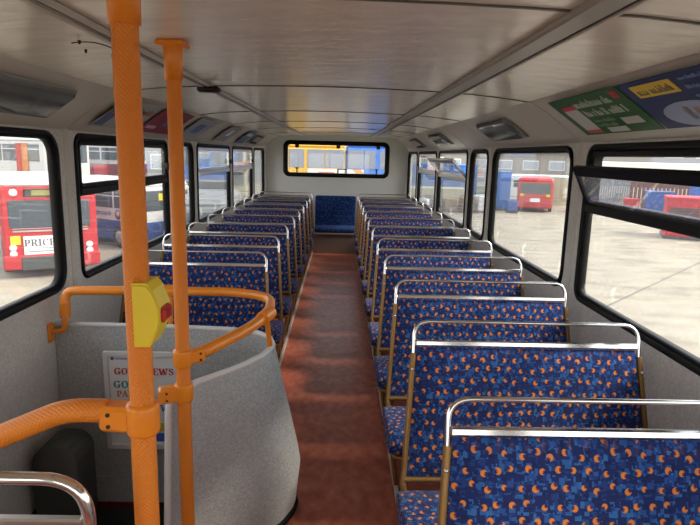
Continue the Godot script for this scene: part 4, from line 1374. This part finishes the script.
func tank(called: String, label: String, at: Vector3, s: Vector3, c: Color) -> void:
	var o := thing(called, at + Vector3(0, GROUND, 0), rng.randf_range(-0.3, 0.3), label, "yard item")
	part("body", paint(c, 0.5), o, Vector3(-s.x / 2, 0.12, -s.z / 2), Vector3(s.x / 2, s.y, s.z / 2), 0.07)
	part("lid", paint(c.darkened(0.15), 0.5), o, Vector3(-s.x * 0.3, s.y - 0.02, -s.z * 0.3), Vector3(s.x * 0.3, s.y + 0.06, s.z * 0.3), 0.02)
	part("pallet", mat.dark_plastic, o, Vector3(-s.x / 2 - 0.03, 0, -s.z / 2 - 0.03), Vector3(s.x / 2 + 0.03, 0.12, s.z / 2 + 0.03), 0.01)

func fence(called: String, label: String, a: Vector3, b: Vector3, h: float, n: int, c: Color) -> void:
	var o := thing(called, (a + b) / 2.0 + Vector3(0, GROUND, 0), atan2(-(b - a).z, (b - a).x), label, "fence")
	var l := (b - a).length()
	var m := paint(c, 0.7)
	var st := mb()
	var w := l / n
	box(st, Vector3(-w * 0.36, 0.05, -0.03), Vector3(w * 0.36, h, 0.03))
	st.generate_normals()
	var mesh := st.commit()
	for k in n:
		var p := MeshInstance3D.new()
		p.mesh = mesh
		p.material_override = m
		p.name = "upright"
		p.position = Vector3(-l / 2 + w * (k + 0.5), 0, 0)
		o.add_child(p, true)
	for y in [0.5, h - 0.5]:
		part("cross_rail", m, o, Vector3(-l / 2, y, -0.10), Vector3(l / 2, y + 0.12, -0.03))

func shed(called: String, label: String, at: Vector3, turn: float, s: Vector3, c: Color, n: int) -> void:
	var o := thing(called, at + Vector3(0, GROUND, 0), turn, label, "building")
	part("wall", paint(c, 0.8), o, Vector3(-s.x / 2, 0, -s.z / 2), Vector3(s.x / 2, s.y, s.z / 2))
	part("roof", paint(c.darkened(0.25), 0.7), o, Vector3(-s.x / 2 - 0.3, s.y, -s.z / 2 - 0.3), Vector3(s.x / 2 + 0.3, s.y + 0.4, s.z / 2 + 0.3), 0.1)
	var p := s.x / n
	for k in n:
		for y in [s.y * 0.22, s.y * 0.62]:
			var x := -s.x / 2 + p * k
			var f := part("window", mat.white_edge, o, Vector3(x + p * 0.2, y, s.z / 2 - 0.1), Vector3(x + p * 0.8, y + s.y * 0.22, s.z / 2 + 0.06))
			part("glazing", mat.pane_light, f, Vector3(x + p * 0.23, y + 0.12, s.z / 2), Vector3(x + p * 0.77, y + s.y * 0.22 - 0.12, s.z / 2 + 0.09))

func _ready() -> void:
	rng.seed = 11
	place_camera()
	place_light()
	make_materials()
	build_shell()
	build_yard()
	stair_panel()
	build_seats()
	build_poles()
	build_overhead()
